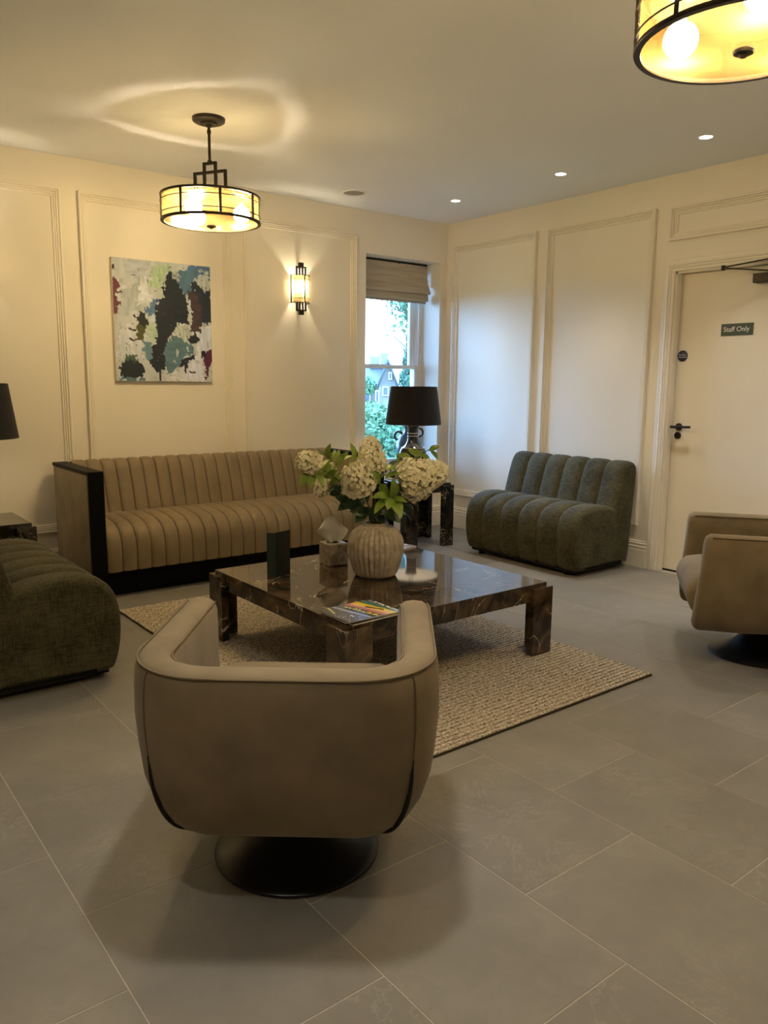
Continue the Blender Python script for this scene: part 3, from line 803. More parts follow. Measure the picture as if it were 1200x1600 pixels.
def armchair(loc, rz, label):
    t = thing('tub_armchair', label, 'armchair', loc, rz, 'taupe swivel tub armchairs')
    paths = [plan_path(o) for o, z in SHELL]
    n = len(paths[0]); st = []
    zc = .42
    soft = [plan_path(o*.62 if z < .34 and k < 6 else o) for k, (o, z) in enumerate(SHELL)]     # the sides tuck under less than the back
    for i in range(n):
        e = min(i, n-1-i); g = max(0.0, min(1.0, 1-(e-3)/8)); g = g*g*(3-2*g)
        st.append([(paths[k][i][0]*(1-g)+soft[k][i][0]*g, paths[k][i][1]*(1-g)+soft[k][i][1]*g, SHELL[k][1]) for k in range(len(SHELL))])
    def shrink(sec, d, f):     # rounded end of an arm
        c = np.mean(np.array(sec), 0); out = []
        for p in sec:
            v = np.array(p)-c; L_ = np.hypot(v[0], v[2]); k = max(0, (L_-d)/L_) if L_ > 1e-6 else 0
            out.append((c[0]+v[0]*k, p[1]+f, c[2]+v[2]*k))
        return out
    ends = [(.004,.010),(.012,.020),(.024,.026),(.042,.030)]
    def lean(sec): return [(x, y+.045*max(0,(.60-z))/.40, z) for x, y, z in sec]
    for idx in range(0, 9):
        for sgn in (0, 1):
            i = idx if sgn == 0 else n-1-idx
            w = 1-idx/9
            st[i] = [(x, y+.022*w*max(0, (.60-z))/.40, z) for x, y, z in st[i]]
    first = [shrink(st[0], d, f) for d, f in reversed(ends)]
    last = [shrink(st[-1], d, f) for d, f in ends]
    rows = first+st+last
    q = MB(); q.grid(rows, closed_v=True)
    q.f.append(list(range(len(SHELL)))); q.m.append(0)
    q.f.append([len(q.v)-len(SHELL)+k for k in range(len(SHELL))]); q.m.append(0)
    sh = q.build('shell', M['suede'], t, 50)
    for o_, z_ in ((.0105,.633),(.0935,.629)):
        pp = plan_path(o_); q = MB(); q.tube([(x, y, z_+.0015) for x, y in pp], .0032, 6); q.build('piping', M['piping'], sh, 60)
    # vertical seams at the back corners, opening into dark slits near the bottom
    for s in (-1, 1):
        ic = 10+7 if s > 0 else n-1-(10+7)
        up_, lo_ = [], []
        for k in range(len(SHELL)):
            o_, z_ = SHELL[k]
            if k > 10: break
            x, y = plan_path(o_-.0015)[ic]
            (lo_ if z_ <= .44 else up_).append((x, y, z_))
        lo_.sort(key=lambda p: p[2]); up_.sort(key=lambda p: p[2])
        q = MB(); q.tube([lo_[-1]]+up_, .0016, 6); q.build('seam', M['piping'], sh, 60)
        lr = resample(lo_[1:], 18)
        q = MB(); q.tube([tuple(p) for p in lr], [.0015+.0055*math.sin(PI*min(1, (i+1)/17))**.6 for i in range(18)], 8); q.build('slit', M['dark'], sh, 60)
    # seat cushion bulging past the arms
    def sec(y, hw, z0, z1, r):
        out = []
        for cx_, cz_, a0 in ((hw-r, z1-r, 0), (-hw+r, z1-r, PI/2), (-hw+r, z0+r, PI), (hw-r, z0+r, 1.5*PI)):
            for k in range(6): a = a0+PI/2*k/5; out.append((cx_+r*math.cos(a), y, cz_+r*math.sin(a)))
        return out
    secs = []
    for y, hw, z0, z1, r in ((-.262,.24,.25,.38,.03),(-.255,.266,.20,.415,.04),(-.15,.274,.195,.430,.04),(.0,.274,.195,.440,.04),(.15,.274,.195,.440,.04),(.28,.274,.20,.432,.045),(.335,.272,.205,.422,.05),(.368,.266,.225,.395,.055),(.380,.25,.26,.36,.04),(.382,.20,.29,.34,.02)):
        secs.append(sec(y, hw, z0, z1, r))
    secs = [[(x, y+(.0 if z > .33 else -.05*(0.33-z)/.13*max(0, y)/.38), z+.012*math.cos(min(1,abs(x)/.28)*PI/2)*(z > .38)) for x, y, z in s_] for s_ in secs]
    q = MB(); q.grid(secs, closed_v=True); q.f.append(list(range(24))); q.m.append(0); q.f.append([len(q.v)-24+k for k in range(24)]); q.m.append(0)
    q.build('seat_cushion', M['suede'], t, 60)
    q = MB(); q.lathe([(0,.0005),(.226,.0005),(.230,.003),(.230,.010),(.226,.013),(.205,.018),(.16,.034),(.12,.058),(.085,.092),(.060,.135),(.048,.17),(.045,.205),(0,.205)], 72)
    q.build('pedestal', M['black'], t, 40)
    return t
armchair((-3.84, -3.63, 0), math.radians(51-90), 'taupe tub armchair with its back to the viewer, nearest the rug corner')
armchair((-1.15, -3.60, 0), math.radians(127-90), 'taupe tub armchair at the right edge, seen from its side')

# ------------------------------------------------------------------ rug
rug = thing('area_rug', 'flat woven beige rug with raised ridges under the coffee table', 'rug')
RX0, RX1, RY0, RY1 = -3.44, -1.85, -3.462, -1.05
NR, PER = 96, 6
q = MB(); rows = []
xs = np.linspace(RX0, RX1, 64)
for i in range(NR*PER+1):
    t_ = (i % PER)/PER
    h = .0050+.0070*max(0, math.sin(PI*t_))**.4
    y = RY0+(RY1-RY0)*i/(NR*PER)
    row = []
    for x in xs:
        edge = min(x-RX0, RX1-x)
        row.append((x+.002*math.sin(y*31)*(edge < .001), y+.0016*math.sin(x*37+i//PER*2.1), h+.0009*math.sin(x*160+(i//PER)*2.4)))
    rows.append(row)
q.grid(rows)
w_ = q.build('weave', [M['rug'], M['rug_groove_shade']], rug, 70)
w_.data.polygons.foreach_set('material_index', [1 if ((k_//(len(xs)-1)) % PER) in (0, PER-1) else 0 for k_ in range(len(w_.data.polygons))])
q = MB()
q.tube([(RX0,RY0,.0045),(RX1,RY0,.0045)], .0045, 6); q.tube([(RX0,RY1,.0045),(RX1,RY1,.0045)], .0045, 6)
q.tube([(RX0,RY0,.0045),(RX0,RY1,.0045)], .0045, 6); q.tube([(RX1,RY0,.0045),(RX1,RY1,.0045)], .0045, 6)
q.build('edge_shadow', M['seam'], rug, 60)  # dark edging stands for the shadow at the rug's border

# ------------------------------------------------------------------ marble tables
def marble_table(name, label, loc, rz, sx, sy, h, apron, lw, th, m, group=None, ledge=.018):
    t = thing(name, label, 'table', loc, rz, group)
    q = MB(); q.rbox(-sx/2, sx/2, -sy/2, sy/2, h-.022, h, .002); q.box(-sx/2+.001, sx/2-.001, -sy/2+.001, sy/2-.001, h-apron, h-.021)
    q.build('table_top', m, t)
    for ix in (-1, 1):
        for iy in (-1, 1):
            q = MB()
            xo, yo = ix*(sx/2+th*.55), iy*(sy/2+th*.55)        # outer corner of the leg
            xi, yi = xo-ix*th, yo-iy*th
            a, c = sorted((xo, xi)); d, e = sorted((yo, yo-iy*lw)); q.rbox(a, c, d, e, loc[2]*0, h-ledge, .002)
            a, c = sorted((xi, xo-ix*lw)); d, e = sorted((yo, yi)); q.rbox(a, c, d, e, 0, h-ledge, .002)
            q.build('leg', m, t)
    return t
marble_table('coffee_table', 'square brown marble coffee table with slab corner legs', (-2.603, -2.385, .0132), 0, 1.19, 1.16, .3473, .085, .135, .04, M['marble'])
marble_table('side_table', 'dark marble side table with a lamp in the window corner', (-.765, -.53, 0), math.radians(-10), .40, .40, .515, .075, .105, .035, M['marble_b'], 'dark marble side tables')
marble_table('side_table', 'dark marble side table partly visible behind the left green chair', (-4.03, -.57, 0), 0, .44, .44, .515, .075, .105, .035, M['marble_b'], 'dark marble side tables')

# ------------------------------------------------------------------ table lamps
def table_lamp(loc, label):
    t = thing('table_lamp', label, 'lamp', loc, 0, 'black urn table lamps')
    q = MB(); q.lathe([(0,0),(.074,0),(.078,.006),(.078,.022),(.070,.030),(.054,.038),(.050,.052),(.062,.075),(.085,.115),(.101,.155),(.109,.195),(.110,.225),(.104,.255),(.094,.272),(.090,.276)], 56); q.build('urn', M['lampblack'], t, 40)
    q = MB(); q.lathe([(.090,.276),(.086,.280),(.070,.292),(.056,.310),(.047,.332),(.043,.352),(.0425,.40),(.043,.438),(.050,.446),(.052,.454),(.046,.460),(0,.460)], 48); q.build('neck', M['lampblack'], t, 40)
    for z, r in ((.372,.045),(.394,.045),(.277,.0925)):
        q = MB(); q.tube([(r*math.cos(a), r*math.sin(a), z) for a in np.linspace(0,2*PI,48,endpoint=False)], .0026, 6, closed=True); q.build('ring', M['silver'], t, 60)
    q = MB(); q.tube([(0,0,.455),(0,0,.53)], .016, 16); q.build('lamp_holder', M['silver'], t, 40)
    bm = bmesh.new(); bmesh.ops.create_icosphere(bm, subdivisions=2, radius=.03)
    q = MB(); q.frombm(bm, Matrix.Translation((0,0,.565))); q.build('bulb', M['bulb_t'], t, 60)
    q = MB(); q.lathe([(.226,.466),(.186,.766)], 72)
    q.cur = 0; s_ = q.build('lamp_shade', M['shade'], t, 60)
    q = MB(); q.lathe([(.2235,.467),(.1835,.765)], 72); q.build('lining', M['lining'], s_, 60)
    q = MB()
    for z, r in ((.467,.2248),(.765,.1848)): q.tube([(r*math.cos(a), r*math.sin(a), z) for a in np.linspace(0,2*PI,72,endpoint=False)], .002, 6, closed=True)
    for k in range(3): a = k*2*PI/3; q.tube([(0,0,.74),(.184*math.cos(a),.184*math.sin(a),.76)], .0015, 5)
    q.tube([(0,0,.5),(0,0,.74)], .0015, 5)
    q.build('wire_frame', M['black'], s_, 60)
    return t
table_lamp((-.83, -.545, .515), 'black urn lamp with a black drum shade in front of the window')
table_lamp((-4.03, -.585, .515), 'black table lamp whose shade is cut by the left edge')

# ------------------------------------------------------------------ jug and bracket on the sill, cable
jug = thing('handled_jug', 'dark glazed jug with ring handles behind the window lamp', 'jug', (-.335, .105, WZ0+.022))
q = MB(); q.lathe([(0,0),(.065,0),(.085,.02),(.108,.07),(.118,.13),(.114,.19),(.098,.235),(.074,.262),(.052,.278),(.042,.30),(.044,.33),(.050,.345),(.044,.348),(.036,.33),(.034,.29)], 48); q.build('body', M['jug'], jug, 50)
for s in (-1, 1):
    d = Vector((.79, -.61, 0))*s
    q = MB(); c = d*.092+Vector((0,0,.268+.016*s)); q.tube([c+d*.036*math.cos(a)+Vector((0,0,.038*math.sin(a))) for a in np.linspace(0,2*PI,28,endpoint=False)], .011, 8, closed=True); q.build('handle', M['jug'], jug, 60)
q = MB(); q.rbox(-.628,-.606,.10,.112,WZ0+.022,.676,.002); q.rbox(-.66,-.606,.10,.112,.664,.676,.002); q.rbox(-.66,-.60,.085,.127,WZ0+.022,WZ0+.030,.002)
tag(q.build('metal_bracket', M['black']), 'thin black metal bracket standing on the windowsill', 'ornament')
q = MB(); q.tube([tuple(p) for p in resample([(-.90,-.47,.53),(-.985,-.40,.56),(-1.06,-.36,.60),(-1.10,-.30,.56),(-1.09,-.2,.42),(-1.07,-.10,.28),(-1.05,-.06,.20)], 40)], .0035, 8)
tag(q.build('lamp_cable', M['black'], None, 60), 'thin black cable looping behind the window side table', 'cable')

# ------------------------------------------------------------------ painting
def srgb(rgb): return np.array([lin(c) for c in rgb])
LIGHT = srgb((182,152,104))/np.array([.76,.70,.60])       # what the wall paint shows there
def alb(rgb): return np.clip(srgb((rgb[0], rgb[1]*.965, rgb[2]*.93))/LIGHT*.70, .004, .9)
def vnoise(u, v, f, seed):
    r_ = np.random.default_rng(seed); G = r_.random((64, 64))
    x, y = u*f, v*f; xi, yi = np.floor(x).astype(int) % 63, np.floor(y).astype(int) % 63
    fx, fy = x-np.floor(x), y-np.floor(y); fx, fy = fx*fx*(3-2*fx), fy*fy*(3-2*fy)
    return (G[yi,xi]*(1-fx)+G[yi,xi+1]*fx)*(1-fy)+(G[yi+1,xi]*(1-fx)+G[yi+1,xi+1]*fx)*fy
def inpoly(u, v, poly):
    c = np.zeros(u.shape, bool); n = len(poly)
    for i in range(n):
        (xa, ya), (xb, yb) = poly[i], poly[i-1]
        if ya == yb: continue
        c ^= ((ya > v) != (yb > v)) & (u < (xb-xa)*(v-ya)/(yb-ya)+xa)
    return c
NU, NV = 150, 172
U, V = np.meshgrid(np.linspace(0,1,NU), np.linspace(0,1,NV))
def rag(seed, a=.03):
    a = a*1.5     # palette-knife edges: blocky smears in both directions
    nu = vnoise(U, V, 9, seed)+.7*vnoise(U*0.5, V*3, 22, seed+1)+.55*vnoise(U*1.5, V*.7, 40, seed+2)-1.12
    nv = vnoise(U, V, 9, seed+3)+.7*vnoise(U*3, V*0.5, 22, seed+4)+.55*vnoise(U*.7, V*1.5, 40, seed+5)-1.12
    return U+a*1.5*nu, V+a*1.5*nv
base = alb((178,166,132))
C = np.ones((NV, NU, 3))*base
n_ = vnoise(U*2, V, 10, 3)[...,None]; C = C*(.86+.28*n_)
R4 = lambda a, c, d, e: [(a,c),(d,c),(d,e),(a,e)]
strokes = [
 ((190,178,145), R4(.05,.55,.30,.80), .05), ((168,158,130), R4(.10,.02,.38,.14), .04), ((160,152,122), R4(.08,.2,.26,.42), .04), ((200,186,152), R4(.25,.15,.42,.36), .05),
 ((160,166,108), R4(.40,.03,.58,.19), .03), ((176,170,130), R4(.60,.03,.74,.14), .03),
 ((196,186,158), R4(.84,.46,1.02,.76), .03), ((196,180,148), R4(.48,.90,.74,1.03), .03), ((198,184,160), R4(.70,.76,.92,1.02), .03),
 ((74,100,106), R4(.74,-.02,1.03,.10), .025), ((78,102,98), [(.70,.06),(.86,.05),(.82,.20),(.74,.28),(.64,.22),(.62,.14)], .03),
 ((78,98,104), [(.30,.40),(.42,.33),(.45,.44),(.32,.46)], .03),
 ((30,38,36), [(.80,.14),(.86,.12),(.92,.2),(1.03,.22),(1.03,.47),(.92,.50),(.88,.48),(.78,.30)], .03), ((66,46,36), [(.76,.24),(.88,.25),(.90,.46),(.86,.57),(.78,.55),(.80,.42)], .022),
 ((178,170,132), R4(.86,.06,1.0,.18), .025),
 ((20,26,26), [(.53,.17),(.57,.10),(.60,.09),(.63,.18),(.70,.25),(.75,.31),(.75,.50),(.68,.52),(.62,.58),(.56,.61),(.53,.72),(.50,.80),(.48,.91),(.42,.92),(.35,.84),(.34,.74),(.40,.68),(.42,.60),(.41,.34),(.49,.31),(.48,.24)], .022),
 ((175,170,128), [(.61,.54),(.74,.53),(.76,.60),(.80,.68),(.70,.66),(.64,.60)], .025),
 ((82,102,88), [(.53,.66),(.60,.60),(.67,.66),(.79,.70),(.80,.76),(.70,.79),(.66,.84),(.56,.90),(.49,.93),(.50,.74)], .025),
 ((92,112,98), [(.27,.66),(.35,.68),(.34,.84),(.27,.82)], .02), ((170,172,120), [(.31,.54),(.40,.52),(.42,.62),(.36,.67),(.31,.64)], .022),
 ((22,24,18), [(.21,.44),(.31,.42),(.34,.52),(.27,.56),(.22,.53)], .022), ((72,66,22), [(.22,.54),(.31,.54),(.30,.60),(.26,.65),(.20,.64)], .02),
 ((62,76,52), R4(.10,.78,.20,.87), .02), ((20,26,24), [(.04,.84),(.22,.82),(.26,.90),(.24,.98),(.10,1.0),(.02,.93)], .024), ((86,104,92), R4(.04,.975,.28,1.02), .012),
 ((92,24,34), [(-.02,.18),(.03,.18),(.05,.22),(.02,.28),(.06,.36),(.03,.46),(-.02,.50)], .02), ((60,16,28), R4(-.02,.06,.025,.105), .008), ((72,20,34), R4(.03,.265,.10,.28), .008), ((60,18,32), R4(.14,.645,.25,.66), .01), ((60,18,32), R4(.14,.565,.21,.585), .01),
 ((22,26,28), [(.74,.62),(.84,.60),(.88,.64),(.84,.68),(.77,.66)], .018), ((24,22,30), [(.68,.80),(.80,.76),(.81,.79),(.74,.83),(.73,.93),(.71,.93),(.70,.86),(.64,.87)], .016),
 ((84,26,42), [(.94,.74),(1.02,.73),(1.02,.86),(.97,.88),(.95,.97),(.92,.98),(.93,.86)], .022), ((26,18,24), R4(.88,.745,.92,.80), .014), ((60,20,34), R4(.74,.905,.82,.92), .008),
 ((18,22,22), R4(.425,.90,.445,.99), .006), ((190,190,170), [(.755,.30),(.785,.30),(.78,.40),(.75,.42)], .012), ((186,178,146), R4(.35,.44,.40,.50), .014)]
for i, (rgb, poly, a) in enumerate(strokes):
    u2, v2 = rag(100+i*7, a); mk = inpoly(u2, v2, poly)
    tex = (.82+.36*vnoise(U*(1 if i % 2 else 4), V*(4 if i % 2 else 1), 14, 400+i))[...,None]
    C = np.where(mk[...,None], alb(rgb)*tex, C)
pal = [(190,178,145),(168,158,130),(200,186,152),(176,170,130),(160,150,118),(196,182,150)]
L0 = C.sum(2)
for i in range(90):          # small dabs of the pale ground dragged over edges
    a_, c_ = rng.uniform(0,1), rng.uniform(0,1); w_, h_ = rng.uniform(.012,.06), rng.uniform(.008,.05)
    u2, v2 = rag(1000+i*6, .022); mk = inpoly(u2, v2, R4(a_,c_,a_+w_,c_+h_)) & (L0 > .45)
    C = np.where(mk[...,None], alb(pal[i % 6])*(.85+.3*vnoise(U*2, V*2, 20, i))[...,None], C)
for i in range(46):          # thin dark and maroon knife marks
    a_, c_ = rng.uniform(0,1), rng.uniform(0,1); hz = i % 2; w_, h_ = ((rng.uniform(.02,.07), .005) if hz else (.005, rng.uniform(.02,.07)))
    u2, v2 = rag(3000+i*6, .006); mk = inpoly(u2, v2, R4(a_,c_,a_+w_,c_+h_)) & (vnoise(U, V, 60, i) > .35)
    C = np.where(mk[...,None], alb([(40,40,36),(74,30,40),(70,80,72),(96,100,90)][i % 4]), C)
PX0, PX1, PZ0, PZ1 = -3.033, -2.327, 1.301, 2.113
pic = thing('abstract_painting', 'abstract canvas in cream, black and teal above the sofa', 'painting')
q = MB(); q.rbox(PX0, PX1, -.034, -.002, PZ0, PZ1, .002); q.build('canvas', M['canvas'], pic)
relief = .0012*vnoise(U*3, V*3, 16, 9)
q = MB(); q.grid([[(PX0+.001+(PX1-PX0-.002)*U[j,i], -.0345-relief[j,i], PZ1-.001-(PZ1-PZ0-.002)*V[j,i]) for i in range(NU)] for j in range(NV)])
po_ = q.build('paint_layer', M['oil'], pic)
def set_print(o, C):
    at_ = o.data.color_attributes.new('print', 'FLOAT_COLOR', 'POINT')
    n = len(o.data.vertices); a = np.ones((n, 4), np.float32); a[:, :3] = C.reshape(-1, 3)[:n]; at_.data.foreach_set('color', a.ravel())
set_print(po_, C)

# ------------------------------------------------------------------ things on the coffee table
TZ = .3605
tb = thing('tissue_box', 'square grey-brown veined tissue box with a white tissue', 'tissue box', (-2.634, -2.048, TZ), math.radians(-8))
q = MB(); q.rbox(-.058,.058,-.058,.058,0,.118,.008,3); q.build('box', M['tissuebox'], tb, 50)
q = MB(); q.lathe([(0,.1185),(.030,.1185),(.034,.1192),(.036,.1186)], 32); q.build('opening', M['dark'], tb, 50)
q = MB(); rows = []
for i in range(15):
    f = i/14; row = []
    for j in range(13):
        g = j/12*2-1
        w = .024+.062*math.sin(min(1, f*1.15)*PI*.62)*(1-.62*max(0, f-.62)/.38)
        x = g*w-.018*f*f - .022*max(0, f-.55)*(g < 0)
        y = .020*math.sin(g*4.2+f*2)*(1-.4*f)+.006*math.sin(f*9+g*3)
        z = .112+.150*f-.055*abs(g-.22)**1.3*f**1.5
        row.append((x, y, z))
    rows.append(row)
bk = [[(x, y+.0015, z) for x, y, z in r] for r in rows]
q.grid(rows); q.grid(bk)
tis = q.build('tissue', M['tissue'], tb, 60); tis.rotation_euler = (0, 0, math.radians(-32))

cd = thing('folded_card', 'dark green folded card standing open on the coffee table', 'card', (-3.025, -2.122, TZ))
def panel(p, q_, h, th, m, nm, par):
    mb_ = MB(); p, q_ = Vector(p), Vector(q_); mb_.bar((p+q_)/2-(q_-p)/2+Vector((0,0,h/2)), q_+Vector((0,0,h/2)), th, h); return mb_.build(nm, m, par)
# two leaves meeting at the fold, the right one lies nearer the viewer
panel((0,0,0), (.097,.030,0), .222, .004, M['card'], 'front_leaf', cd)
panel((0,0,0), (-.032,.030,0), .220, .004, M['cardin'], 'back_leaf', cd)
q = MB(); q.bar((.0925,.032,.105),(.0925,.032,.115), .004, .008); q.bar((.0925,.032,.150),(.0925,.032,.156), .004, .006); q.build('gold_clasp', M['gold'], cd)

# magazines: top cover printed in bands, two more copies below
def cover(n, m, seed):
    u, v = np.meshgrid(np.linspace(0,1,n), np.linspace(0,1,m))     # u: along x (title edge at u=1), v: along y, 0 near viewer
    s = u+.16*(v-.5)+.03*(vnoise(u, v, 6, seed)-.5)
    K = np.ones((m, n, 3))*srgb((52,52,50))
    def band(a, c, rgb):
        K[(s >= a) & (s < c)] = srgb(rgb)
    band(-1,.30,(70,66,60)); band(.30,.36,(150,160,170)); band(.36,.46,(28,32,44)); band(.46,.55,(70,62,50)); band(.55,.63,(196,120,100)); band(.63,.68,(228,178,140)); band(.68,.73,(232,205,110)); band(.73,.82,(240,205,30)); band(.82,.95,(60,120,120)); band(.95,2,(70,96,120))
    K[(u > .93) & (u < .985) & (vnoise(u, v, 26, seed+3) > .38)] = srgb((235,228,215))                    # worn masthead
    K[(s > .44) & (s < .53) & (vnoise(u*1.5, v, 30, seed+4) > .52)] = srgb((225,205,50))                  # yellow cover line
    K[inpoly(s, v, [(.66,.62),(.72,.66),(.76,.42),(.78,.30),(.74,.24),(.72,.40),(.68,.50)])] = srgb((28,24,52))
    K[inpoly(s, v, [(.74,.26),(.79,.22),(.78,.14),(.74,.16)])] = srgb((220,226,215))
    K[(u < .28) & (v > .6) & (np.abs(s-.17-.35*(v-.8)) < .02)] = srgb((196,196,110))
    K[(vnoise(u, v, 40, seed+5) > .80) & (u < .32) & (v < .5)] = srgb((200,195,185))
    return K
def magazine(cx_, cy_, z0, rz, w, l, th, label, seed):
    t = thing('magazine', label, 'magazine', (cx_, cy_, z0), rz, 'magazines stacked at the table corner')
    q = MB(); q.rbox(-w/2+.001, w/2-.001, -l/2+.001, l/2-.001, 0.0002, th-.0008, .001); q.build('pages', M['paper'], t)
    n, m = 78, 62
    q = MB(); q.grid([[(-w/2+w*i/(n-1), -l/2+l*j/(m-1), th-.0004+.0012*math.sin(PI*i/(n-1))) for i in range(n)] for j in range(m)])
    o = q.build('cover', M['print'], t); set_print(o, cover(n, m, seed)*(1 if seed == 21 else .45))
    return t
magazine(-3.045, -2.868, TZ, math.radians(2), .275, .215, .006, 'bottom magazine of the pile at the near table corner', 40)
magazine(-3.058, -2.862, TZ+.0066, math.radians(-3), .275, .212, .006, 'middle magazine of the pile at the near table corner', 31)
magazine(-3.062, -2.872, TZ+.0132, math.radians(0), .27, .212, .005, 'colourful top magazine with yellow and teal cover on the pile', 21)
q = MB(); q.rbox(-.105,.105,-.07,.07,0,.008,.001)
bk_ = thing('booklet', 'white booklet at the back edge of the coffee table', 'booklet', (-2.12, -1.935, TZ), math.radians(12))
q.build('pages', M['paper'], bk_)
q = MB(); q.grid([[(-.106+.212*i/30, -.071+.142*j/20, .0088) for i in range(31)] for j in range(21)])
o = q.build('cover', M['print'], bk_)
uu, vv = np.meshgrid(np.linspace(0,1,31), np.linspace(0,1,21)); K = np.ones((21,31,3))*srgb((214,210,202)); K[(uu > .55) & (vv < .45)] = srgb((150,140,120)); K[(uu < .4) & (vv > .5)] = srgb((90,110,130)); set_print(o, K)

# ------------------------------------------------------------------ vase and hydrangeas
VX, VY = -2.60, -2.368
vase = thing('ribbed_vase', 'round taupe ribbed stoneware vase holding hydrangeas', 'vase', (VX, VY, TZ))
vp = resample([(.092,.0),(.104,.012),(.120,.06),(.133,.11),(.137,.15),(.131,.19),(.112,.222),(.088,.242),(.066,.252),(.059,.258)], 44)
q = MB(); NS, PERR = 30, 8; rows = []
for i, (r, z) in enumerate(vp):
    f = i/(len(vp)-1); amp = .0085*min(1, f*6)*min(1, (1-f)*5)
    row = []
    for k in range(NS*PERR):
        a = 2*PI*k/(NS*PERR); ph = (k % PERR)/PERR
        rib = abs(math.sin(PI*ph))**.8
        chev = .0012*math.sin(2*PI*(z/.0105+abs(ph-.5)*1.6))*min(1, f*6)*min(1, (1-f)*5)
        rr = r+amp*(rib-.6)+chev; row.append((rr*math.cos(a), rr*math.sin(a), z))
    rows.append(row)
q.grid(rows, closed_v=True); q.f.append(list(range(NS*PERR))); q.m.append(0)
q.build('body', M['vase'], vase, 60)
q = MB(); q.lathe([(.0585,.256),(.062,.262),(.060,.267),(.054,.266),(.051,.255),(.075,.235),(.11,.19),(.115,.14),(.09,.03),(0,.02)], 64); q.build('rim', M['vase'], vase, 60)

VD = 3.87
def leaf_mesh(b_, t_, w, mname, par, tw=0.0):
    b_, t_ = Vector(b_), Vector(t_); ax = (t_-b_); L_ = ax.length; ax.normalize()
    nrm = Vector((-FW[0]*.8, -FW[1]*.8, .65)) + Vector(rng.normal(0, .28, 3)); nrm = (nrm-ax*nrm.dot(ax)).normalized(); sd = ax.cross(nrm)
    q = MB(); vs = []; fs = []; n = 7
    for i in range(n+1):
        f = i/n; hw = w*(math.sin(PI*min(1, f*.94+.03))**.85)*(1-.25*f) if 0 < f < 1 else .0008
        c = b_+ax*L_*f+nrm*(.10*L_*math.sin(PI*f)-.10*L_*f*f)
        e = nrm*hw*.35
        vs += [c-sd*hw+e, c, c+sd*hw+e]
    for i in range(n):
        a = i*3
        fs += [(a,a+1,a+4,a+3),(a+1,a+2,a+5,a+4)]
    q.add(vs, fs)
    return q.build('leaf', M[mname], par, 60)
def bloom(axis0, axis1, r0, r1, N, par, tip=.35):
    """cone-shaped head of four-petalled florets from axis0 (stalk end) to axis1 (tip)"""
    a0, a1 = Vector(axis0), Vector(axis1); ax = a1-a0; L_ = ax.length; ax.normalize()
    u = ax.cross(Vector((.3,.2,1))).normalized(); w = ax.cross(u)
    def rad(f):
        if f < .22: return r0*math.sqrt(max(0.05, 1-((.22-f)/.26)**2))
        g = (f-.22)/.78; return (r0+(r1-r0)*g)*math.sqrt(max(0.0, 1-max(0, (g-.72)/.28)**2)) if g > .72 else (r0+(r1-r0)*g)
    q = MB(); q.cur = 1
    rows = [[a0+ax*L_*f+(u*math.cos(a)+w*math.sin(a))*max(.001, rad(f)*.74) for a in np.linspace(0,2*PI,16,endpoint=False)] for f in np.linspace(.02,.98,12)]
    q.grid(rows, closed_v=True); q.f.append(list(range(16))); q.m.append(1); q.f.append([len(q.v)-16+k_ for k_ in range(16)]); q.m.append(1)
    q.cur = 0
    for k_ in range(N):
        f = ((k_+.5)/N)**.92; a = k_*2.39996+rng.normal(0,.15); r = rad(f)*(1+rng.normal(0,.045))
        rd = u*math.cos(a)+w*math.sin(a); c = a0+ax*L_*f+rd*r
        nr = (rd+ax*((f-.45)*1.1)+Vector(rng.normal(0,.28,3))).normalized()
        e1 = nr.cross(Vector(rng.normal(0,1,3))).normalized(); e2 = nr.cross(e1)
        s = .0150*(1.08-.35*f)*rng.uniform(.85,1.15)
        for m_ in range(4):
            b1 = e1*math.cos(m_*PI/2)+e2*math.sin(m_*PI/2); b2 = nr.cross(b1); cu = nr*s*rng.uniform(-.05,.45)
            q.add([c, c+b1*s*.55+b2*s*.50+nr*s*.22, c+b1*s+cu, c+b1*s*.55-b2*s*.50+nr*s*.22], [(0,1,2),(0,2,3)])
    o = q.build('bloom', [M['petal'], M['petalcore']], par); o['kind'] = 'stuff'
    return o
mouth = Vector((VX, VY, TZ+.262))
heads = []
def hydrangea(label, p0, p1, r0, r1, N, bend, lo):
    """p0: stalk end of the head, p1: tip"""
    p0, p1 = Vector(p0), Vector(p1)
    t = thing('hydrangea', label, 'flower', mouth, 0, 'cream hydrangea stems in the vase')
    inv = -mouth
    bloom(p0+inv, p1+inv, r0, r1, N, t)
    foot = Vector(lo)
    pts = resample([tuple(foot), tuple(Vector((foot.x*.5, foot.y*.5, 0))), tuple((p0-mouth)*.5+Vector(bend)), tuple(p0-mouth), tuple((p0-mouth)*.85+(p1-mouth)*.15)], 22)
    q = MB(); q.tube([tuple(p) for p in pts], .0032, 8); q.build('stem', M['stem'], t, 60)
    return t
h1 = hydrangea('round cream hydrangea at the far left of the bouquet, over the sofa', at(497,728,3.80), at(466,718,3.74), .058, .044, 190, (0,0,.03), (-.03,.02,-.16))
h2 = hydrangea('tall cone hydrangea at the top of the bouquet, by the window', at(584,742,3.90), at(577,683,3.96), .074, .036, 300, (0,0,.0), (.0,.03,-.16))
h3 = hydrangea('cream hydrangea facing forward in the middle of the bouquet', at(566,768,3.76), at(549,728,3.70), .080, .060, 300, (0,0,.0), (-.02,-.02,-.16))
h4 = hydrangea('largest cream hydrangea, leaning right toward the side table', at(627,756,3.80), at(699,733,3.84), .104, .042, 480, (0,0,.04), (.03,-.01,-.16))
h5 = hydrangea('small drooping hydrangea low on the left of the bouquet', at(502,750,3.86), at(500,776,3.84), .034, .024, 60, (0,0,.03), (-.03,.0,-.16))
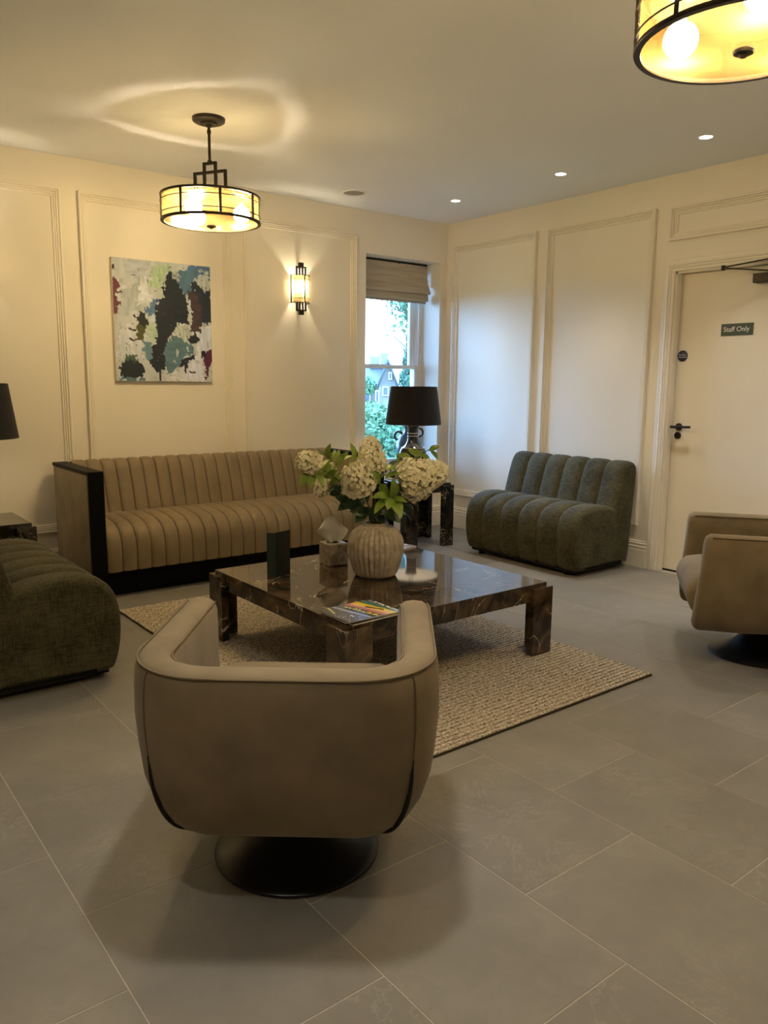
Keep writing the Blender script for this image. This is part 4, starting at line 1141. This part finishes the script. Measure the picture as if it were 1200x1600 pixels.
h6 = hydrangea('tiny pale hydrangea tuft between leaves on the left', at(519,742,3.92), at(517,724,3.94), .022, .012, 30, (0,0,.02), (-.01,.03,-.16))
def lf(par, bx, by, tx, ty, w, mname='leaf', d0=0.0, d1=0.0):
    b_ = at(bx, by, VD+d0)-mouth; t_ = at(tx, ty, VD+d1)-mouth
    leaf_mesh(b_-(t_-b_)*.06, t_+(t_-b_)*.06, w*.62/315, mname, par)
for a in [(505,712,489,706,9),(513,716,515,695,11),(521,722,523,702,7),(526,728,537,710,7),(516,719,500,733,11),(514,722,504,738,9),(527,735,507,750,12),(517,751,502,757,9),(527,730,520,748,11),(522,716,531,703,7),(516,726,506,741,10),(530,742,518,758,12),(538,732,545,745,11),(510,722,496,727,9),(533,722,543,706,9),(525,745,535,757,11)]: lf(h6, *a, 'leaf', -.03, rng.uniform(-.08,.04))
for a in [(487,735,470,722,12),(484,739,469,758,13),(489,741,485,761,12),(494,738,505,760,10),(505,727,492,742,8)]: lf(h1, *a, 'leaf', -.10, -.13)
for a in [(554,716,549,694,9),(545,727,560,712,7),(530,727,549,711,9),(535,735,552,724,8)]: lf(h2, *a, 'leaf', .0, rng.uniform(-.05,.05))
for a in [(593,754,573,738,15),(608,775,593,756,13),(612,777,615,750,15),(607,777,584,776,14),(605,781,586,799,13),(611,779,606,794,15),(614,781,627,806,16),(615,779,634,783,8),(603,748,621,738,9),(600,731,618,733,10)]: lf(h4, *a, 'leaf', -.10, -.16)
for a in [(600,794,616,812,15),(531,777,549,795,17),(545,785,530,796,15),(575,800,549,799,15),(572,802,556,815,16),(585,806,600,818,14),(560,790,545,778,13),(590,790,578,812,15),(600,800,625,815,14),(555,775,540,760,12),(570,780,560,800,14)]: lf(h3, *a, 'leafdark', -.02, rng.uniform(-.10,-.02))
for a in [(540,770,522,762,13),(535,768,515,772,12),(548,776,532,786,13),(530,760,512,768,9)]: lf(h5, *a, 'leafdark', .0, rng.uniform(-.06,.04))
for i in range(26):
    x = rng.uniform(545, 640); y = rng.uniform(735, 806); a = rng.uniform(0, 2*PI); l_ = rng.uniform(18, 30)
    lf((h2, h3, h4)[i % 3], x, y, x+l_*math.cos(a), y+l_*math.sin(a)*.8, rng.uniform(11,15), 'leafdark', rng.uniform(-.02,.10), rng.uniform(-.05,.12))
lb = thing('leafy_branch', 'thin leafy green branch without bloom behind the largest hydrangea', 'branch', mouth, 0)
q = MB(); q.tube([tuple(p) for p in resample([(.01,.02,-.16),(.01,.01,0), tuple(at(625,735,3.94)-mouth), tuple(at(650,716,3.96)-mouth), tuple(at(664,706,3.97)-mouth), tuple(at(673,701,3.97)-mouth)], 26)], .002, 7); q.build('stem', M['stem'], lb, 60)
for a in [(671,704,686,697,9),(673,705,684,717,8),(658,711,639,703,11),(642,721,622,709,13),(659,712,671,717,9),(624,724,621,711,6),(648,716,660,704,8),(630,730,617,722,8)]: lf(lb, *a, 'leaf', .09, .09)

# ------------------------------------------------------------------ outside the window
M['grass'] = mat('lawn_grass', (0.03, 0.07, 0.02), 0.9, var=0.3, vscale=3)
M['stone'] = mat('buff_sandstone', (0.13, 0.12, 0.105), 0.9, var=0.25, vscale=1.2)
M['slate'] = mat('blue_roof_slate', (0.035, 0.045, 0.060), 0.6, var=0.2, vscale=2)
M['foliage'] = mat('garden_foliage', (0.045, 0.115, 0.045), 0.7, var=0.5, vscale=1.5)
M['conifer'] = mat('conifer_needles', (0.016, 0.062, 0.034), 0.8, var=0.4, vscale=2)
M['bark'] = mat('tree_bark', (0.09, 0.07, 0.05), 0.9, var=0.3, vscale=4)
M['pot'] = mat('clay_chimney_pot', (0.12, 0.07, 0.05), 0.9, var=0.1)
q = MB(); q.box(-20, 90, .8, 130, -1.6, -1.5); struct(q.build('ground', M['grass']))
def scatter_leaves(fn, N, size, name, m, par, elong=1.6):
    q = MB()
    for _ in range(N):
        p, out = fn(); n_ = (Vector(out)+Vector(rng.normal(0,.7,3))).normalized()
        e1 = n_.cross(Vector(rng.normal(0,1,3))).normalized(); e2 = n_.cross(e1); s = size*rng.uniform(.6,1.3); p = Vector(p)
        q.add([p-e1*s*elong/2, p+e2*s*.45, p+e1*s*elong/2, p-e2*s*.45], [(0,1,2,3)])
    o = q.build(name, m, par); o['kind'] = 'stuff'; return o
def blob(c, r):
    c, r = np.array(c), np.array(r)
    def fn():
        d = rng.normal(0,1,3); d /= np.linalg.norm(d); k_ = rng.uniform(.55,1.05)
        return c+d*r*k_, d
    return fn
def tree(name, label, base, top, blobs, size, N, m):
    t = thing(name, label, 'tree', base, 0)
    b_ = Vector(base)
    q = MB(); pts = resample([(0,0,0), tuple((Vector(top)-b_)*.5+Vector((.1,.05,0))), tuple(Vector(top)-b_)], 12)
    q.tube([tuple(p) for p in pts], [.09-.006*i for i in range(12)], 10)
    for c, r in blobs: q.tube([tuple((Vector(top)-b_)*.55), tuple((Vector(c)-b_)*.6+(Vector(top)-b_)*.25), tuple(Vector(c)-b_)], [.04,.018,.008], 7)
    q.build('trunk', M['bark'], t, 60)
    vol = sum(r[0]*r[1]*r[2] for c, r in blobs)
    q0 = [blob(tuple(Vector(c)-b_), r) for c, r in blobs]; wts = np.array([r[0]*r[1]*r[2] for c, r in blobs]); wts = wts/wts.sum()
    def fn(): return q0[rng.choice(len(q0), p=wts)]()
    scatter_leaves(fn, N, size, 'crown', m, t)
    return t
D = 13.0
P_ = lambda u, v, d=D: tuple(at(u, v, d))
tree('garden_tree', 'leafy tree whose branch reaches in from the right of the window', (P_(700,640)[0], P_(700,640)[1], -1.5), P_(690,430),
     [(P_(645,482),(.22,.22,.18)),(P_(640,505),(.20,.2,.15)),(P_(625,512),(.17,.2,.09)),(P_(609,520),(.10,.15,.08)),(P_(660,470),(.5,.5,.5)),(P_(690,450),(1,1,.7)),(P_(640,470),(.14,.2,.1))], .042, 11000, M['foliage'])
tree('garden_tree', 'faint drooping branch tree beyond the upper window pane', (P_(720,640,15)[0], P_(720,640,15)[1], -1.5), P_(712,480,15),
     [(P_(615,533,15),(.12,.12,.03)),(P_(630,524,15),(.16,.12,.035)),(P_(655,510,15),(.3,.2,.05)),(P_(700,480,15),(.9,.9,.6))], .05, 1500, M['foliage'])
def conifer(label, base, h, r, N, size):
    t = thing('conifer', label, 'tree', base, 0)
    q = MB(); q.tube([(0,0,0),(0,0,h*.96)], [.12,.02], 8); q.build('trunk', M['bark'], t, 60)
    def fn():
        f = rng.uniform(0,1)**1.5; a = rng.uniform(0,2*PI); k_ = r*(1-f)*rng.uniform(.5,1.05)*(.8+.2*math.sin(f*40))
        return (k_*math.cos(a), k_*math.sin(a), h*(.04+.96*f)), (math.cos(a), math.sin(a), .35)
    scatter_leaves(fn, N, size, 'needles', M['conifer'], t, 2.6); return t
c_ = at(638, 640, 24); conifer('tall conifer right of the house gable, beyond the window', (c_.x, c_.y, -1.5), 4.35, .95, 5200, .085)
c_ = at(668, 640, 27); conifer('second conifer mostly hidden by the window reveal', (c_.x, c_.y, -1.5), 4.8, 1.3, 4200, .10)
def bush(label, c, r, N, size, m='foliage'):
    t = thing('garden_bush', label, 'bush', (c[0], c[1], -1.5), 0)
    q = MB()
    for k_ in range(5): a = k_*1.26; q.tube([(.1*math.cos(a),.1*math.sin(a),0),(r[0]*.4*math.cos(a),r[1]*.4*math.sin(a),(c[2]+1.5)*.8)], [.03,.012], 6)
    q.build('branches', M['bark'], t, 60)
    scatter_leaves(blob((0,0,c[2]+1.5), r), N, size, 'foliage', M[m], t); return t
c_ = at(590, 728, 8.5); bush('big bright bush just below the lower window pane', tuple(c_), (.75,.6,.62), 12000, .042)
c_ = at(640, 722, 9.5); bush('bright bush behind the lamp shade, beyond the window', tuple(c_), (.7,.6,.55), 8000, .045)
c_ = at(574, 668, 15); bush('pale shrub at the left edge of the lower pane', tuple(c_), (.42,.5,.5), 4000, .06)
c_ = at(577, 603, 26); bush('light green climbing shrub on the house roof edge', tuple(c_), (.20,.2,.30), 700, .07)
# stone house
hs = thing('stone_house', 'stone house with slate gable roof seen through the window', 'house', (0,0,0))
hx = at(604, 600, 60); ex = Vector((RT[0], RT[1], 0)).normalized(); ey = Vector((FW[0], FW[1], 0)).normalized(); O = Vector((hx.x, hx.y, 0))
S = 60/F_PX
def W(px, py, back=0.0): return O + ex*((px-604)*S) + ey*back + Vector((0,0, hx.z+(600-py)*S))
def prism(q, poly, b0, b1):
    n = len(poly); q.add([W(x, y, b0) for x, y in poly]+[W(x, y, b1) for x, y in poly], [tuple(range(n)), tuple(reversed(range(n, 2*n)))]+[(i, (i+1) % n, n+(i+1) % n, n+i) for i in range(n)])
q = MB(); prism(q, [(592,690),(592,602),(606,566),(620,602),(620,690)], 0, 6); prism(q, [(500,690),(500,598),(592,598),(592,690)], 2, 8); q.build('wall', M['stone'], hs)
q = MB(); prism(q, [(590,604),(588.5,602),(605,562),(606,566)], -.5, 6); prism(q, [(606,566),(605,562),(607,562),(623.5,602),(622,604)], -.5, 6); q.build('gable_roof', M['slate'], hs)
q = MB(); q.add([W(500,600,1.5),W(594,600,1.5),W(604,567,5),W(500,567,5),W(500,600,8.5),W(604,600,8.5)], [(0,1,2,3),(3,2,5,4)]); q.build('main_roof', M['slate'], hs)
for x0, x1, y0, y1, bk2 in ((607,612,582,593,-.1),(569,578,606,628,1.9),(587,592.5,610,630,-.1),(598,607,604,618,-.1)):
    q = MB(); prism(q, [(x0,y1),(x0,y0),(x1,y0),(x1,y1)], bk2-.12, bk2+.15); f_ = q.build('window', M['white'], hs)
    q = MB(); prism(q, [(x0+.9,y1-1),(x0+.9,y0+1),(x1-.9,y0+1),(x1-.9,y1-1)], bk2-.14, bk2-.121); q.build('pane', M['slate'], f_)
for x0, x1, y0 in ((576,592,557),(594,606,552)):
    q = MB(); prism(q, [(x0,575),(x0,y0),(x0-1,y0),(x0-1,y0-2),(x1+1,y0-2),(x1+1,y0),(x1,y0),(x1,575)], 4, 6); ch = q.build('chimney', M['stone'], hs)
    for k_ in range(4):
        xx = x0+1.5+(x1-x0-3)*k_/3; q = MB(); prism(q, [(xx-1,y0-2),(xx-.8,y0-6),(xx+.8,y0-6),(xx+1,y0-2)], 4.6, 5.4); q.build('chimney_pot', M['pot'], ch)
